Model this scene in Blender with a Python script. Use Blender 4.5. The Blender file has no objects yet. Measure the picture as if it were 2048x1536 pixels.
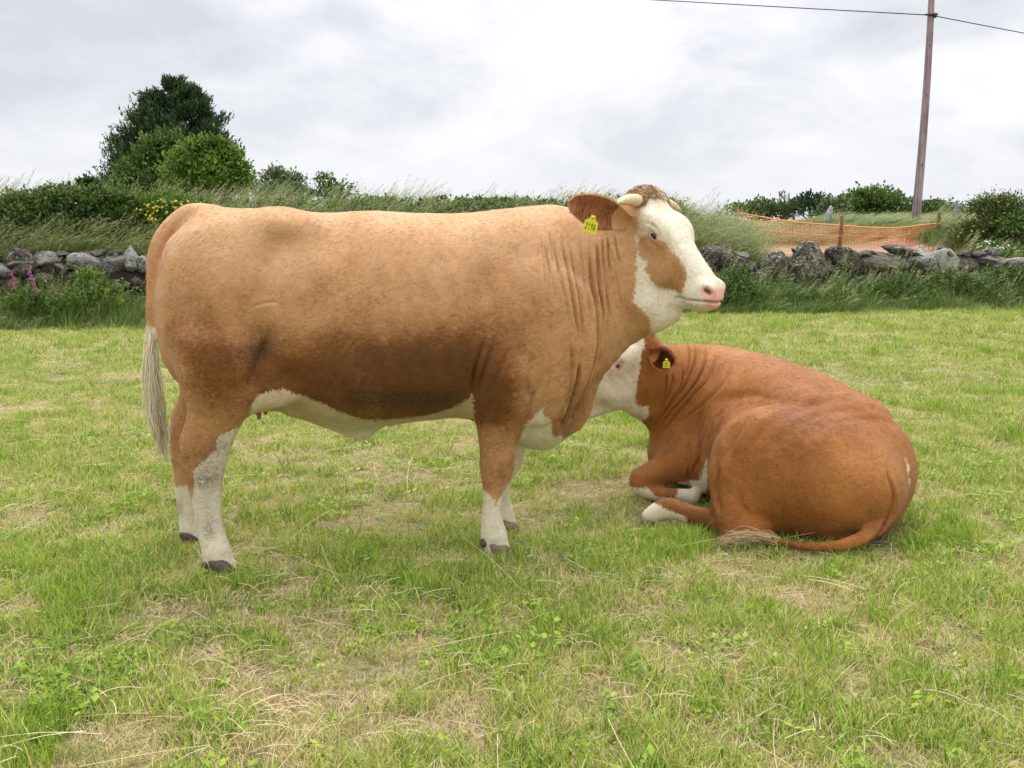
import bpy, math, random
import numpy as np
from mathutils import Vector, Matrix

C = bpy.context.scene.collection
SC = bpy.context.scene
R = math.radians
PI = math.pi

# ------------------------------------------------------------------ camera
CAM_H, PITCH, FPX = 1.38, R(9.35), 1990.0
cam_data = bpy.data.cameras.new('camera')
cam_data.sensor_width = 36.0
cam_data.lens = FPX / 2048 * 36.0
cam_data.clip_start = 0.05
cam_data.clip_end = 3000
cam = bpy.data.objects.new('camera', cam_data)
cam.location = (0, 0, CAM_H)
cam.rotation_euler = (PI / 2 - PITCH, 0, 0)
C.objects.link(cam)
SC.camera = cam

# ------------------------------------------------------------------ colour management
SC.view_settings.view_transform = 'Standard'
SC.view_settings.look = 'None'
SC.view_settings.gamma = 1
SC.view_settings.exposure = 0.42
SC.view_settings.use_curve_mapping = False
SC.cycles.use_denoising = True
SC.cycles.max_bounces = 6
SC.cycles.transparent_max_bounces = 12

SUN_EL, SUN_AZ = 58, 20       # where the brighter part of the cloud deck stands
world = bpy.data.worlds.new('World')
SC.world = world
world.use_nodes = True


class NB:
    """small node-tree helper"""
    def __init__(s, tree):
        s.t = tree; s.n = tree.nodes; s.l = tree.links
    def add(s, typ, ins=None, **kw):
        n = s.n.new(typ)
        for k, v in kw.items():
            setattr(n, k, v)
        if ins:
            for k, v in ins.items():
                s.set(n, k, v)
        return n
    def set(s, n, k, v):
        sock = n.inputs[k]
        if hasattr(v, 'is_output') and v.is_output:
            s.l.new(v, sock)
        else:
            sock.default_value = v
    def math(s, op, a, b=0.0, c=0.0, clamp=False):
        n = s.add('ShaderNodeMath', {0: a, 1: b, 2: c}, operation=op)
        n.use_clamp = clamp
        return n.outputs[0]
    def mix(s, f, a, b, blend='MIX'):
        n = s.add('ShaderNodeMix', data_type='RGBA', blend_type=blend)
        s.set(n, 0, f); s.set(n, 6, a); s.set(n, 7, b)
        return n.outputs[2]
    def ramp(s, f, stops, interp='LINEAR'):
        n = s.add('ShaderNodeValToRGB', {0: f})
        cr = n.color_ramp
        cr.interpolation = interp
        while len(cr.elements) < len(stops):
            cr.elements.new(0.5)
        for e, (p, c) in zip(cr.elements, stops):
            e.position = p
            e.color = (c[0], c[1], c[2], 1) if not isinstance(c, (int, float)) else (c, c, c, 1)
        return n.outputs[0]
    def noise(s, vec, scale, detail=4, rough=0.55, dist=0.0):
        n = s.add('ShaderNodeTexNoise', {'Scale': scale, 'Detail': detail, 'Roughness': rough, 'Distortion': dist})
        if vec is not None:
            s.l.new(vec, n.inputs['Vector'])
        return n.outputs[0]
    def mapping(s, vec, scale=(1, 1, 1), rot=(0, 0, 0), loc=(0, 0, 0)):
        n = s.add('ShaderNodeMapping', {'Scale': scale, 'Rotation': rot, 'Location': loc})
        s.l.new(vec, n.inputs['Vector'])
        return n.outputs[0]


# overcast sky: the physical sky shows faintly through a deck of grey cloud
w = NB(world.node_tree)
w.n.clear()
sky = w.add('ShaderNodeTexSky', sky_type='NISHITA')
sky.sun_disc = False
sky.sun_elevation = R(SUN_EL)
sky.sun_rotation = R(SUN_AZ)
tc = w.add('ShaderNodeTexCoord').outputs['Generated']
sx = w.add('ShaderNodeSeparateXYZ', {0: tc})
zz = w.math('MAXIMUM', sx.outputs[2], 0.0)
den = w.math('ADD', zz, 0.30)
ux = w.math('DIVIDE', sx.outputs[0], den)
uy = w.math('DIVIDE', sx.outputs[1], den)
uv = w.add('ShaderNodeCombineXYZ', {0: ux, 1: uy, 2: 0.0}).outputs[0]
uvm = w.mapping(uv, scale=(1.35, 1.15, 1), rot=(0, 0, R(-24)), loc=(3.1, 1.7, 0))
n1 = w.noise(uvm, 0.85, 6, 0.52, 0.35)
n2 = w.noise(uvm, 2.6, 7, 0.55, 0.5)
nn = w.math('ADD', w.math('MULTIPLY', n1, 0.68), w.math('MULTIPLY', n2, 0.32))
cl = w.ramp(nn, [(0.37, (0.58, 0.595, 0.64)), (0.44, (0.68, 0.695, 0.735)), (0.50, (0.80, 0.81, 0.84)), (0.58, (0.91, 0.915, 0.925))])
# the deck brightens upward, as overcast does
up = w.ramp(zz, [(0.0, 0.88), (0.12, 0.90), (0.30, 1.04), (0.55, 1.5), (1.0, 2.6)])
clv = w.mix(1.0, cl, up, 'MULTIPLY')
low = w.ramp(zz, [(0.0, 1.0), (0.07, 0.35), (0.2, 0.0)])
clh = w.mix(low, clv, (0.68, 0.70, 0.74, 1))
bg1 = w.add('ShaderNodeBackground', {'Color': sky.outputs[0], 'Strength': 0.05})
bg2 = w.add('ShaderNodeBackground', {'Color': clh, 'Strength': 1.0})
mx = w.add('ShaderNodeMixShader', {0: 0.93})
w.l.new(bg1.outputs[0], mx.inputs[1]); w.l.new(bg2.outputs[0], mx.inputs[2])
wo = w.add('ShaderNodeOutputWorld')
w.l.new(mx.outputs[0], wo.inputs[0])

sun = bpy.data.lights.new('sun', 'SUN')
sun.energy = 1.45
sun.angle = R(28)
sun.color = (1.0, 0.965, 0.90)
so = bpy.data.objects.new('sun', sun)
# direction the light comes FROM: high, slightly behind the herd and to the right
sd = Vector((math.sin(R(SUN_AZ)) * math.cos(R(SUN_EL)), math.cos(R(SUN_AZ)) * math.cos(R(SUN_EL)), math.sin(R(SUN_EL))))
so.rotation_euler = sd.to_track_quat('Z', 'Y').to_euler()
so.location = sd * 60
C.objects.link(so)

# ------------------------------------------------------------------ helpers
CP, SP = math.cos(PITCH), math.sin(PITCH)


def ray(px, py):
    """direction (x, y, z) of the sight line used to survey the place"""
    a, b = (px - 1024) / FPX, (768 - py) / FPX
    return np.array([a, CP + b * SP, -SP + b * CP])


def at(px, py, Y):
    """survey point seen at (px, py) standing Y metres in front"""
    d = ray(px, py)
    return np.array([0, 0, CAM_H]) + d * (Y / d[1])


def tag(o, label=None, cat=None, group=None, kind=None):
    if label: o['label'] = label
    if cat: o['category'] = cat
    if group: o['group'] = group
    if kind: o['kind'] = kind
    return o


def empty(name, loc=(0, 0, 0), rz=0.0):
    o = bpy.data.objects.new(name, None)
    o.empty_display_size = 0.1
    o.location = loc
    o.rotation_euler = (0, 0, rz)
    C.objects.link(o)
    return o


def mesh_obj(name, verts, faces, mat, parent=None, smooth=True, loc=None):
    me = bpy.data.meshes.new(name)
    verts = np.asarray(verts, dtype=np.float64)
    if isinstance(faces, np.ndarray):
        k = faces.shape[1]
        me.vertices.add(len(verts)); me.vertices.foreach_set('co', verts.astype(np.float32).ravel())
        me.loops.add(faces.size); me.loops.foreach_set('vertex_index', faces.astype(np.int32).ravel())
        me.polygons.add(len(faces)); me.polygons.foreach_set('loop_start', np.arange(0, faces.size, k, dtype=np.int32))
        me.update(calc_edges=True)
        me.validate()
    else:
        me.from_pydata([tuple(v) for v in verts], [], faces)
    if smooth:
        me.polygons.foreach_set('use_smooth', np.ones(len(me.polygons), dtype=bool))
    for m in (mat if isinstance(mat, (list, tuple)) else [mat]):
        me.materials.append(m)
    o = bpy.data.objects.new(name, me)
    C.objects.link(o)
    if parent is not None: o.parent = parent
    if loc is not None: o.location = loc
    return o


def attr(o, name, vals, kind='FLOAT', dom='POINT'):
    a = o.data.attributes.new(name, kind, dom)
    a.data.foreach_set('vector' if kind == 'FLOAT_VECTOR' else ('color' if 'COLOR' in kind else 'value'), np.asarray(vals, dtype=np.float32).ravel())


def material(name, rough=0.7, spec=0.3):
    m = bpy.data.materials.new(name)
    m.use_nodes = True
    b = NB(m.node_tree)
    bs = b.n['Principled BSDF']
    bs.inputs['Roughness'].default_value = rough
    bs.inputs['Specular IOR Level'].default_value = spec
    return m, b, bs


def bump(b, bs, h, strength=0.5, dist=0.01):
    n = b.add('ShaderNodeBump', {'Height': h, 'Strength': strength, 'Distance': dist})
    b.l.new(n.outputs[0], bs.inputs['Normal'])
    return n


def plain(name, col, rough=0.7, spec=0.3, noise=0.0, scale=20, bmp=0.0):
    m, b, bs = material(name, rough, spec)
    c = (col[0], col[1], col[2], 1)
    if noise:
        o = b.add('ShaderNodeTexCoord').outputs['Object']
        f = b.noise(o, scale, 5, 0.6)
        lo = tuple(x * (1 - noise) for x in col) + (1,)
        hi = tuple(min(1, x * (1 + noise)) for x in col) + (1,)
        cc = b.mix(b.math('MULTIPLY_ADD', f, 2.2, -0.6, clamp=True), lo, hi)
        b.l.new(cc, bs.inputs['Base Color'])
        if bmp: bump(b, bs, f, bmp, 0.01)
    else:
        bs.inputs['Base Color'].default_value = c
    return m


def tube(path, radii, n=8, caps=True):
    """verts, faces of a round tube along a path"""
    path = np.asarray(path, float); radii = np.broadcast_to(np.asarray(radii, float), (len(path),))
    T = np.gradient(path, axis=0); T /= np.linalg.norm(T, axis=1)[:, None] + 1e-9
    ref = np.array([0, 0, 1.0]) if abs(T[0][2]) < 0.9 else np.array([1.0, 0, 0])
    V = []; u = np.cross(T[0], ref); u /= np.linalg.norm(u)
    for i in range(len(path)):
        u = u - T[i] * np.dot(u, T[i]); u /= np.linalg.norm(u)
        v = np.cross(T[i], u)
        for k in range(n):
            a = 2 * PI * k / n
            V.append(path[i] + radii[i] * (math.cos(a) * u + math.sin(a) * v))
    F = []
    for i in range(len(path) - 1):
        for k in range(n):
            F.append((i * n + k, i * n + (k + 1) % n, (i + 1) * n + (k + 1) % n, (i + 1) * n + k))
    if caps:
        F.append(tuple(range(n))[::-1]); F.append(tuple((len(path) - 1) * n + k for k in range(n)))
    return V, F


def catmull(P, n):
    """resample rows of P (any width) by a centripetal-free Catmull-Rom spline, n steps per span"""
    P = np.asarray(P, float)
    Q = np.vstack([2 * P[0] - P[1], P, 2 * P[-1] - P[-2]])
    out = []
    for i in range(1, len(Q) - 2):
        for k in range(n):
            t = k / n
            out.append(0.5 * ((2 * Q[i]) + (-Q[i - 1] + Q[i + 1]) * t + (2 * Q[i - 1] - 5 * Q[i] + 4 * Q[i + 1] - Q[i + 2]) * t * t
                              + (-Q[i - 1] + 3 * Q[i] - 3 * Q[i + 1] + Q[i + 2]) * t ** 3))
    out.append(P[-1])
    return np.array(out)


# value noise in numpy (vectorised, for placing and for fine relief)
_rs = np.random.RandomState(7)
_NT = _rs.rand(64, 64, 64).astype(np.float32)


def vnoise(p, scale=1.0, seed=0):
    p = np.asarray(p, dtype=np.float64) * scale + seed * 17.31
    if p.shape[1] == 2:
        p = np.column_stack([p, np.full(len(p), 0.5 + seed)])
    i = np.floor(p).astype(np.int64); f = p - i; f = f * f * (3 - 2 * f)
    i &= 63; j = (i + 1) & 63
    x0, y0, z0 = i.T; x1, y1, z1 = j.T; fx, fy, fz = f.T
    a = _NT[x0, y0, z0] * (1 - fx) + _NT[x1, y0, z0] * fx
    b = _NT[x0, y1, z0] * (1 - fx) + _NT[x1, y1, z0] * fx
    c = _NT[x0, y0, z1] * (1 - fx) + _NT[x1, y0, z1] * fx
    d = _NT[x0, y1, z1] * (1 - fx) + _NT[x1, y1, z1] * fx
    return (a * (1 - fy) + b * fy) * (1 - fz) + (c * (1 - fy) + d * fy) * fz


def fbm(p, scale=1.0, octv=4, seed=0):
    s = 0; a = 1; t = 0
    for o in range(octv):
        s = s + a * vnoise(p, scale * 2 ** o, seed + o); t += a; a *= 0.5
    return s / t


# ------------------------------------------------------------------ sculpting with distance fields
import openvdb


def smin(a, b, k):
    h = np.maximum(k - np.abs(a - b), 0) / k
    return np.minimum(a, b) - h * h * k * 0.25


class Field:
    def __init__(s, lo, hi, h):
        s.h = h; s.lo = np.array(lo, float)
        s.n = np.ceil((np.array(hi) - s.lo) / h).astype(int) + 1
        s.D = np.full(s.n, 0.5, np.float32)
        s.ax = [(s.lo[i] + h * np.arange(s.n[i])).astype(np.float32) for i in range(3)]
    def box(s, lo, hi):
        i0 = np.clip(((np.array(lo) - s.lo) / s.h).astype(int), 0, s.n - 1)
        i1 = np.clip(((np.array(hi) - s.lo) / s.h).astype(int) + 2, 1, s.n)
        sl = tuple(slice(a, b) for a, b in zip(i0, i1))
        g = np.ix_(*[s.ax[i][sl[i]] for i in range(3)])
        return sl, g
    def merge(s, sl, d, k, op='add'):
        if op == 'add':
            s.D[sl] = smin(s.D[sl], d, k)
        else:
            s.D[sl] = -smin(-s.D[sl], d, k)
    def ball(s, c, r, k=0.03, axes=None, op='add'):
        """ellipsoid; axes = 3 unit row vectors, r = 3 radii"""
        c = np.array(c, float); r = np.array(r if hasattr(r, '__len__') else (r, r, r), float)
        m = r.max() + k + 0.02
        sl, (x, y, z) = s.box(c - m, c + m)
        x = x - c[0]; y = y - c[1]; z = z - c[2]
        A = np.eye(3) if axes is None else np.array(axes)
        k0 = 0; k1 = 0
        for i in range(3):
            q = x * A[i][0] + y * A[i][1] + z * A[i][2]
            k0 = k0 + (q / r[i]) ** 2; k1 = k1 + (q / r[i] ** 2) ** 2
        k0 = np.sqrt(k0); k1 = np.sqrt(k1) + 1e-6
        s.merge(sl, (k0 * (k0 - 1) / k1).astype(np.float32), k, op)
    def loft(s, nodes, up=(0, 0, 1), k=0.04, sub=3, op='add'):
        """nodes: rows x, y, z, r_up, r_down, r_side.  Sections are half-ellipses above and below the axis."""
        N = catmull(nodes, sub) if len(nodes) > 2 else np.asarray(nodes, float)
        m = N[:, 3:].max() + k + 0.02
        sl, (x, y, z) = s.box(N[:, :3].min(0) - m, N[:, :3].max(0) + m)
        out = None
        for a, b in zip(N[:-1], N[1:]):
            ab = b[:3] - a[:3]; L = np.linalg.norm(ab); t_ = ab / L
            U = np.array(up, float); U = U - t_ * U.dot(t_); U /= np.linalg.norm(U); V = np.cross(t_, U)
            X = x - a[0]; Y = y - a[1]; Z = z - a[2]
            w_ = X * t_[0] + Y * t_[1] + Z * t_[2]
            t = np.clip(w_ / L, 0, 1)
            w_ = w_ - t * L
            u = X * U[0] + Y * U[1] + Z * U[2]; v = X * V[0] + Y * V[1] + Z * V[2]
            ru = np.where(u > 0, a[3] + (b[3] - a[3]) * t, a[4] + (b[4] - a[4]) * t)
            rv = a[5] + (b[5] - a[5]) * t
            rw = np.minimum(np.minimum(ru, rv), 0.06)
            u = u / ru; v = v / rv; w_ = w_ / rw
            k0 = np.sqrt(u * u + v * v + w_ * w_); k1 = np.sqrt((u / ru) ** 2 + (v / rv) ** 2 + (w_ / rw) ** 2) + 1e-6
            d = k0 * (k0 - 1) / k1
            out = d if out is None else np.minimum(out, d)
        s.merge(sl, out.astype(np.float32), k, op)
    def blur(s, n=1):
        for _ in range(n):
            for ax in range(3):
                D = s.D; E = D.copy()
                a = [slice(None)] * 3; b = [slice(None)] * 3; c = [slice(None)] * 3
                a[ax] = slice(0, -2); b[ax] = slice(1, -1); c[ax] = slice(2, None)
                E[tuple(b)] = 0.25 * D[tuple(a)] + 0.5 * D[tuple(b)] + 0.25 * D[tuple(c)]
                s.D = E
    def mesh(s):
        g = openvdb.FloatGrid(0.3)
        D = np.clip(s.D, -3 * s.h, 3 * s.h)
        g = openvdb.FloatGrid(3 * s.h)
        g.copyFromArray(np.ascontiguousarray(D.astype(np.float32)))
        pts, quads = g.convertToQuads(0.0)
        V = pts * s.h + s.lo; Q = quads.astype(np.int64)
        c = V - V.mean(0)
        vol = (np.cross(c[Q[:, 0]], c[Q[:, 1]]) * c[Q[:, 2]]).sum() + (np.cross(c[Q[:, 0]], c[Q[:, 2]]) * c[Q[:, 3]]).sum()
        return V, (Q if vol > 0 else Q[:, ::-1].copy())


def sub_mesh(V, Q, levels=1):
    """Catmull-Clark refinement through Blender; returns verts, quads"""
    me = bpy.data.meshes.new('tmp'); me.vertices.add(len(V)); me.vertices.foreach_set('co', V.astype(np.float32).ravel())
    me.loops.add(Q.size); me.loops.foreach_set('vertex_index', Q.astype(np.int32).ravel())
    me.polygons.add(len(Q)); me.polygons.foreach_set('loop_start', np.arange(0, Q.size, 4, dtype=np.int32))
    me.update(calc_edges=True)
    o = bpy.data.objects.new('tmp', me); C.objects.link(o)
    md = o.modifiers.new('s', 'SUBSURF'); md.levels = levels; md.render_levels = levels
    dg = bpy.context.evaluated_depsgraph_get(); e = o.evaluated_get(dg); m2 = e.to_mesh()
    v = np.empty(len(m2.vertices) * 3, np.float32); m2.vertices.foreach_get('co', v)
    f = np.empty(len(m2.loops), np.int32); m2.loops.foreach_get('vertex_index', f)
    e.to_mesh_clear()
    bpy.data.objects.remove(o); bpy.data.meshes.remove(me)
    return v.reshape(-1, 3).astype(np.float64), f.reshape(-1, 4)


def normals(V, Q):
    n = np.cross(V[Q[:, 2]] - V[Q[:, 0]], V[Q[:, 3]] - V[Q[:, 1]])
    N = np.zeros_like(V)
    for k in range(4):
        for c in range(3):
            N[:, c] += np.bincount(Q[:, k], n[:, c], len(V))
    return N / (np.linalg.norm(N, axis=1)[:, None] + 1e-12)


def largest(V, Q):
    """keep only the biggest connected piece"""
    lab = np.arange(len(V))
    while True:
        m = lab[Q].min(1); new = lab.copy()
        for k in range(4): np.minimum.at(new, Q[:, k], m)
        new = new[new]
        if (new == lab).all(): break
        lab = new
    big = np.bincount(lab).argmax(); keep = lab == big
    idx = np.cumsum(keep) - 1
    return V[keep], idx[Q[keep[Q[:, 0]]]]


def seg_dist(P, poly):
    """distance from points P (n,d) to a polyline, and the running parameter 0..1 along it"""
    poly = np.asarray(poly, float); best = np.full(len(P), 1e9); par = np.zeros(len(P))
    L = np.r_[0, np.cumsum(np.linalg.norm(np.diff(poly, axis=0), axis=1))]
    for i in range(len(poly) - 1):
        a, b = poly[i], poly[i + 1]; ab = b - a; l2 = ab.dot(ab) + 1e-12
        t = np.clip(((P - a) @ ab) / l2, 0, 1)
        d = np.linalg.norm(P - a - t[:, None] * ab, axis=1)
        m = d < best
        best[m] = d[m]; par[m] = (L[i] + t[m] * math.sqrt(l2)) / L[-1]
    return best, par


def poly_sd(P, poly):
    """signed distance (negative inside) of 2-D points to a closed polygon"""
    poly = np.asarray(poly, float); cl = np.vstack([poly, poly[:1]])
    d, _ = seg_dist(P, cl)
    ins = np.zeros(len(P), bool)
    for a, b in zip(cl[:-1], cl[1:]):
        c = ((a[1] > P[:, 1]) != (b[1] > P[:, 1])) & (P[:, 0] < (b[0] - a[0]) * (P[:, 1] - a[1]) / (b[1] - a[1] + 1e-12) + a[0])
        ins ^= c
    return np.where(ins, -d, d)


def sstep(a, b, x):
    t = np.clip((x - a) / (b - a), 0, 1)
    return t * t * (3 - 2 * t)


def blob(center, rads, seed=0, amp=0.15, sub=2, freq=3.0):
    """lumpy ellipsoid verts, faces"""
    import bmesh
    bm = bmesh.new(); bmesh.ops.create_icosphere(bm, subdivisions=sub, radius=1.0)
    V = np.array([v.co[:] for v in bm.verts]); F = [tuple(v.index for v in f.verts) for f in bm.faces]; bm.free()
    d = 1 + amp * (fbm(V + seed * 3.7, freq * 0.5, 3, seed % 5) - 0.5) * 2
    return V * d[:, None] * np.array(rads) + np.array(center), F

# ================================================================== coat, hair and horn materials
def coat_material(name, base, deep, pale, dirt_shade_col):
    m, b, bs = material(name, 0.62, 0.22)
    o = b.add('ShaderNodeTexCoord').outputs['Object']
    def at_(n): return b.add('ShaderNodeAttribute', attribute_name=n).outputs['Fac']
    hair = b.mapping(o, scale=(52, 120, 95), rot=(0, R(34), 0))
    nh = b.noise(hair, 1.0, 5, 0.7, 0.6)
    nm = b.noise(o, 7.0, 5, 0.6)
    nb = b.noise(o, 2.6, 4, 0.55)
    nf = b.noise(o, 220, 3, 0.7)
    tone = b.math('ADD', b.math('MULTIPLY', nb, 0.66), b.math('MULTIPLY', nm, 0.34))
    tone = b.math('ADD', tone, b.math('MULTIPLY', b.math('SUBTRACT', nh, 0.5), 0.42))
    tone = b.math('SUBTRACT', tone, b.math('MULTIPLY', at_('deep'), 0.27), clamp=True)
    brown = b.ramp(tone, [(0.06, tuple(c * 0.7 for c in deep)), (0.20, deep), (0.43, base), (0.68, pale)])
    # white markings with a ragged, hairy edge
    edge = b.math('MULTIPLY', b.math('SUBTRACT', b.noise(b.mapping(o, scale=(90, 160, 70)), 1.0, 4, 0.7, 0.5), 0.5), 0.048)
    edge2 = b.math('MULTIPLY', b.math('SUBTRACT', b.noise(o, 22, 4, 0.6), 0.5), 0.018)
    wsd = b.math('ADD', at_('white'), b.math('ADD', edge, edge2))
    wmask = b.math('MULTIPLY_ADD', wsd, -120.0, 0.5, clamp=True)
    wcol = b.ramp(b.math('ADD', b.math('MULTIPLY', nh, 0.6), b.math('MULTIPLY', nm, 0.4)), [(0.30, (0.50, 0.41, 0.27)), (0.48, (0.74, 0.655, 0.50)), (0.68, (0.84, 0.775, 0.63))])
    wcol = b.mix(b.math('MULTIPLY', at_('deep'), 0.55, clamp=True), wcol, (0.50, 0.37, 0.19, 1))  # shading of the underside put into the belly white as a tan tint
    col = b.mix(wmask, brown, wcol)
    # dung and mud dried into the coat, plus shade painted through the same mask
    dn = b.noise(b.mapping(o, scale=(60, 60, 90)), 1.0, 5, 0.75, 1.2)
    dm = b.math('MULTIPLY', at_('dirt'), b.math('MULTIPLY_ADD', dn, 4.2, -1.35, clamp=True), clamp=True)
    col = b.mix(dm, col, dirt_shade_col)
    pk = b.mix(b.noise(o, 60, 4, 0.6), (0.72, 0.30, 0.23, 1), (0.80, 0.47, 0.38, 1))
    col = b.mix(at_('pink'), col, pk)
    col = b.mix(at_('black'), col, (0.02, 0.014, 0.012, 1))
    # tips of hairs: fine lighter and darker flecks
    fl = b.math('MULTIPLY_ADD', nf, 0.5, 0.75)
    col = b.mix(b.math('SUBTRACT', 1.0, at_('pink'), clamp=True), col, b.mix(1.0, col, fl, 'MULTIPLY'))
    b.l.new(col, bs.inputs['Base Color'])
    hs = b.math('ADD', b.math('MULTIPLY', nh, 1.0), b.math('MULTIPLY', nm, 0.45))
    bump(b, bs, hs, 0.5, 0.006)
    bs.inputs['Sheen Weight'].default_value = 0.10
    bs.inputs['Sheen Roughness'].default_value = 0.5
    bs.inputs['Sheen Tint'].default_value = (1.0, 0.86, 0.66, 1)
    fk = b.math('MULTIPLY_ADD', at_('fleck'), 0.07, 1.0)
    col = b.mix(1.0, col, fk, 'MULTIPLY')
    b.l.new(col, bs.inputs['Base Color'])
    rg = b.math('MULTIPLY_ADD', at_('pink'), -0.22, 0.62)
    b.l.new(rg, bs.inputs['Roughness'])
    return m


def hair_material(name, c1, c2):
    m, b, bs = material(name, 0.65, 0.2)
    a = b.add('ShaderNodeAttribute', attribute_name='tint').outputs['Fac']
    b.l.new(b.mix(a, (*c1, 1), (*c2, 1)), bs.inputs['Base Color'])
    return m


def strands(name, paths, widths, tints, mat, parent, sides=3):
    """many tapering hairs joined as one tuft of hair"""
    paths = np.asarray(paths)                      # n, k, 3
    n, k, _ = paths.shape
    T = np.gradient(paths, axis=1); T /= np.linalg.norm(T, axis=2)[..., None] + 1e-9
    ref = np.array([0.31, 0.77, 0.55])
    U = np.cross(T, ref); U /= np.linalg.norm(U, axis=2)[..., None] + 1e-9
    W = np.cross(T, U)
    prof = np.linspace(1.0, 0.25, k)
    V = []
    for q in range(sides):
        a = 2 * PI * q / sides
        V.append(paths + (math.cos(a) * U + math.sin(a) * W) * (np.asarray(widths)[:, None, None] * prof[None, :, None]))
    V = np.stack(V, 2).reshape(-1, 3)
    base = (np.arange(n)[:, None, None] * k + np.arange(k - 1)[None, :, None]) * sides
    q = np.arange(sides)[None, None, :]; q2 = (q + 1) % sides
    F = np.stack([base + q, base + q2, base + sides + q2, base + sides + q], -1).reshape(-1, 4)
    o = mesh_obj(name, V, F, mat, parent)
    attr(o, 'tint', np.repeat(tints, k * sides))
    tag(o, kind='stuff')
    return o


def relief(V, N, grooves, mask=None, proj=(0, 2)):
    """skin folds: grooves = (polyline in the projected plane, width, depth, side test)"""
    disp = np.zeros(len(V)); P = V[:, proj]
    for poly, wd, dp, test in grooves:
        poly = np.asarray(poly)
        lo = poly.min(0) - 5 * wd; hi = poly.max(0) + 5 * wd
        m = (P > lo).all(1) & (P < hi).all(1)
        if test is not None: m &= test(V)
        idx = np.where(m)[0]
        if not len(idx): continue
        d, t = seg_dist(P[idx], catmull(poly, 6) if len(poly) > 2 else poly)
        fade = sstep(0, 0.2, t) * sstep(0, 0.2, 1 - t)
        face = np.clip((np.abs(N[idx, 1]) - 0.12) / 0.3, 0, 1)
        irr = 0.40 + 1.15 * vnoise(V[idx], 9.0, 2)
        disp[idx] += fade * face * dp * irr * (-1.35 * np.exp(-(d / (0.85 * wd)) ** 2) + 0.30 * np.exp(-((d - 2.2 * wd) / (1.5 * wd)) ** 2))
    return disp


MAT_COAT_TAN = coat_material('tan_coat', (0.485, 0.248, 0.103), (0.205, 0.074, 0.017), (0.62, 0.370, 0.190), (0.070, 0.034, 0.015, 1))
MAT_COAT_RED = coat_material('russet_coat', (0.285, 0.100, 0.020), (0.14, 0.042, 0.008), (0.41, 0.168, 0.042), (0.035, 0.018, 0.010, 1))
MAT_HORN = plain('horn', (0.66, 0.50, 0.30), 0.42, 0.45, 0.18, 60, 0.2)
MAT_HOOF = plain('hoof_horn', (0.20, 0.135, 0.10), 0.55, 0.35, 0.35, 40, 0.4)
MAT_HOOF_DARK = plain('dark_hoof_horn', (0.085, 0.062, 0.045), 0.55, 0.35, 0.35, 40, 0.4)
MAT_SKIN = plain('pink_skin', (0.66, 0.27, 0.19), 0.5, 0.4, 0.15, 60, 0.2)
MAT_LID = plain('eyelid_skin', (0.50, 0.26, 0.17), 0.5, 0.4, 0.15, 60, 0.2)
MAT_TEAT = plain('teat_skin', (0.42, 0.17, 0.09), 0.55, 0.3, 0.15, 60, 0.2)
MAT_TAG = plain('yellow_plastic', (0.70, 0.62, 0.03), 0.4, 0.5, 0.06, 30)
MAT_INK = plain('black_ink', (0.015, 0.015, 0.012), 0.6, 0.2)
MAT_POLL = hair_material('poll_hair', (0.24, 0.085, 0.024), (0.88, 0.74, 0.50))
MAT_SWITCH = hair_material('tail_hair', (0.42, 0.27, 0.11), (0.92, 0.83, 0.63))
MAT_FUR_RED = hair_material('russet_ear_hair', (0.12, 0.03, 0.008), (0.50, 0.22, 0.08))
MAT_FUR_TAN = hair_material('tan_ear_hair', (0.42, 0.18, 0.06), (0.78, 0.50, 0.24))


def eye_material(name, white):
    m, b, bs = material(name, 0.05, 0.8)
    o = b.add('ShaderNodeTexCoord').outputs['Object']
    s_ = b.add('ShaderNodeSeparateXYZ', {0: o})
    # local x = outward pupil axis
    rr = b.math('DIVIDE', b.math('SQRT', b.math('ADD', b.math('POWER', s_.outputs[1], 2.0), b.math('MULTIPLY', b.math('POWER', s_.outputs[2], 2.0), 1.7))), 0.02)
    c = b.ramp(rr, [(0.0, (0.006, 0.006, 0.010)), (0.50, (0.008, 0.008, 0.012)), (0.60, (0.035, 0.028, 0.025)), (0.74, (0.05, 0.04, 0.035)), (0.80, white), (1.0, white)])
    b.l.new(c, bs.inputs['Base Color'])
    return m


MAT_EYE = eye_material('eye', (0.45, 0.40, 0.38))


def frame_matrix(o, x, z):
    x = np.array(x, float); x /= np.linalg.norm(x)
    z = np.array(z, float); z = z - x * z.dot(x); z /= np.linalg.norm(z)
    y = np.cross(z, x)
    return Matrix(((x[0], y[0], z[0], o[0]), (x[1], y[1], z[1], o[1]), (x[2], y[2], z[2], o[2]), (0, 0, 0, 1)))


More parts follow.
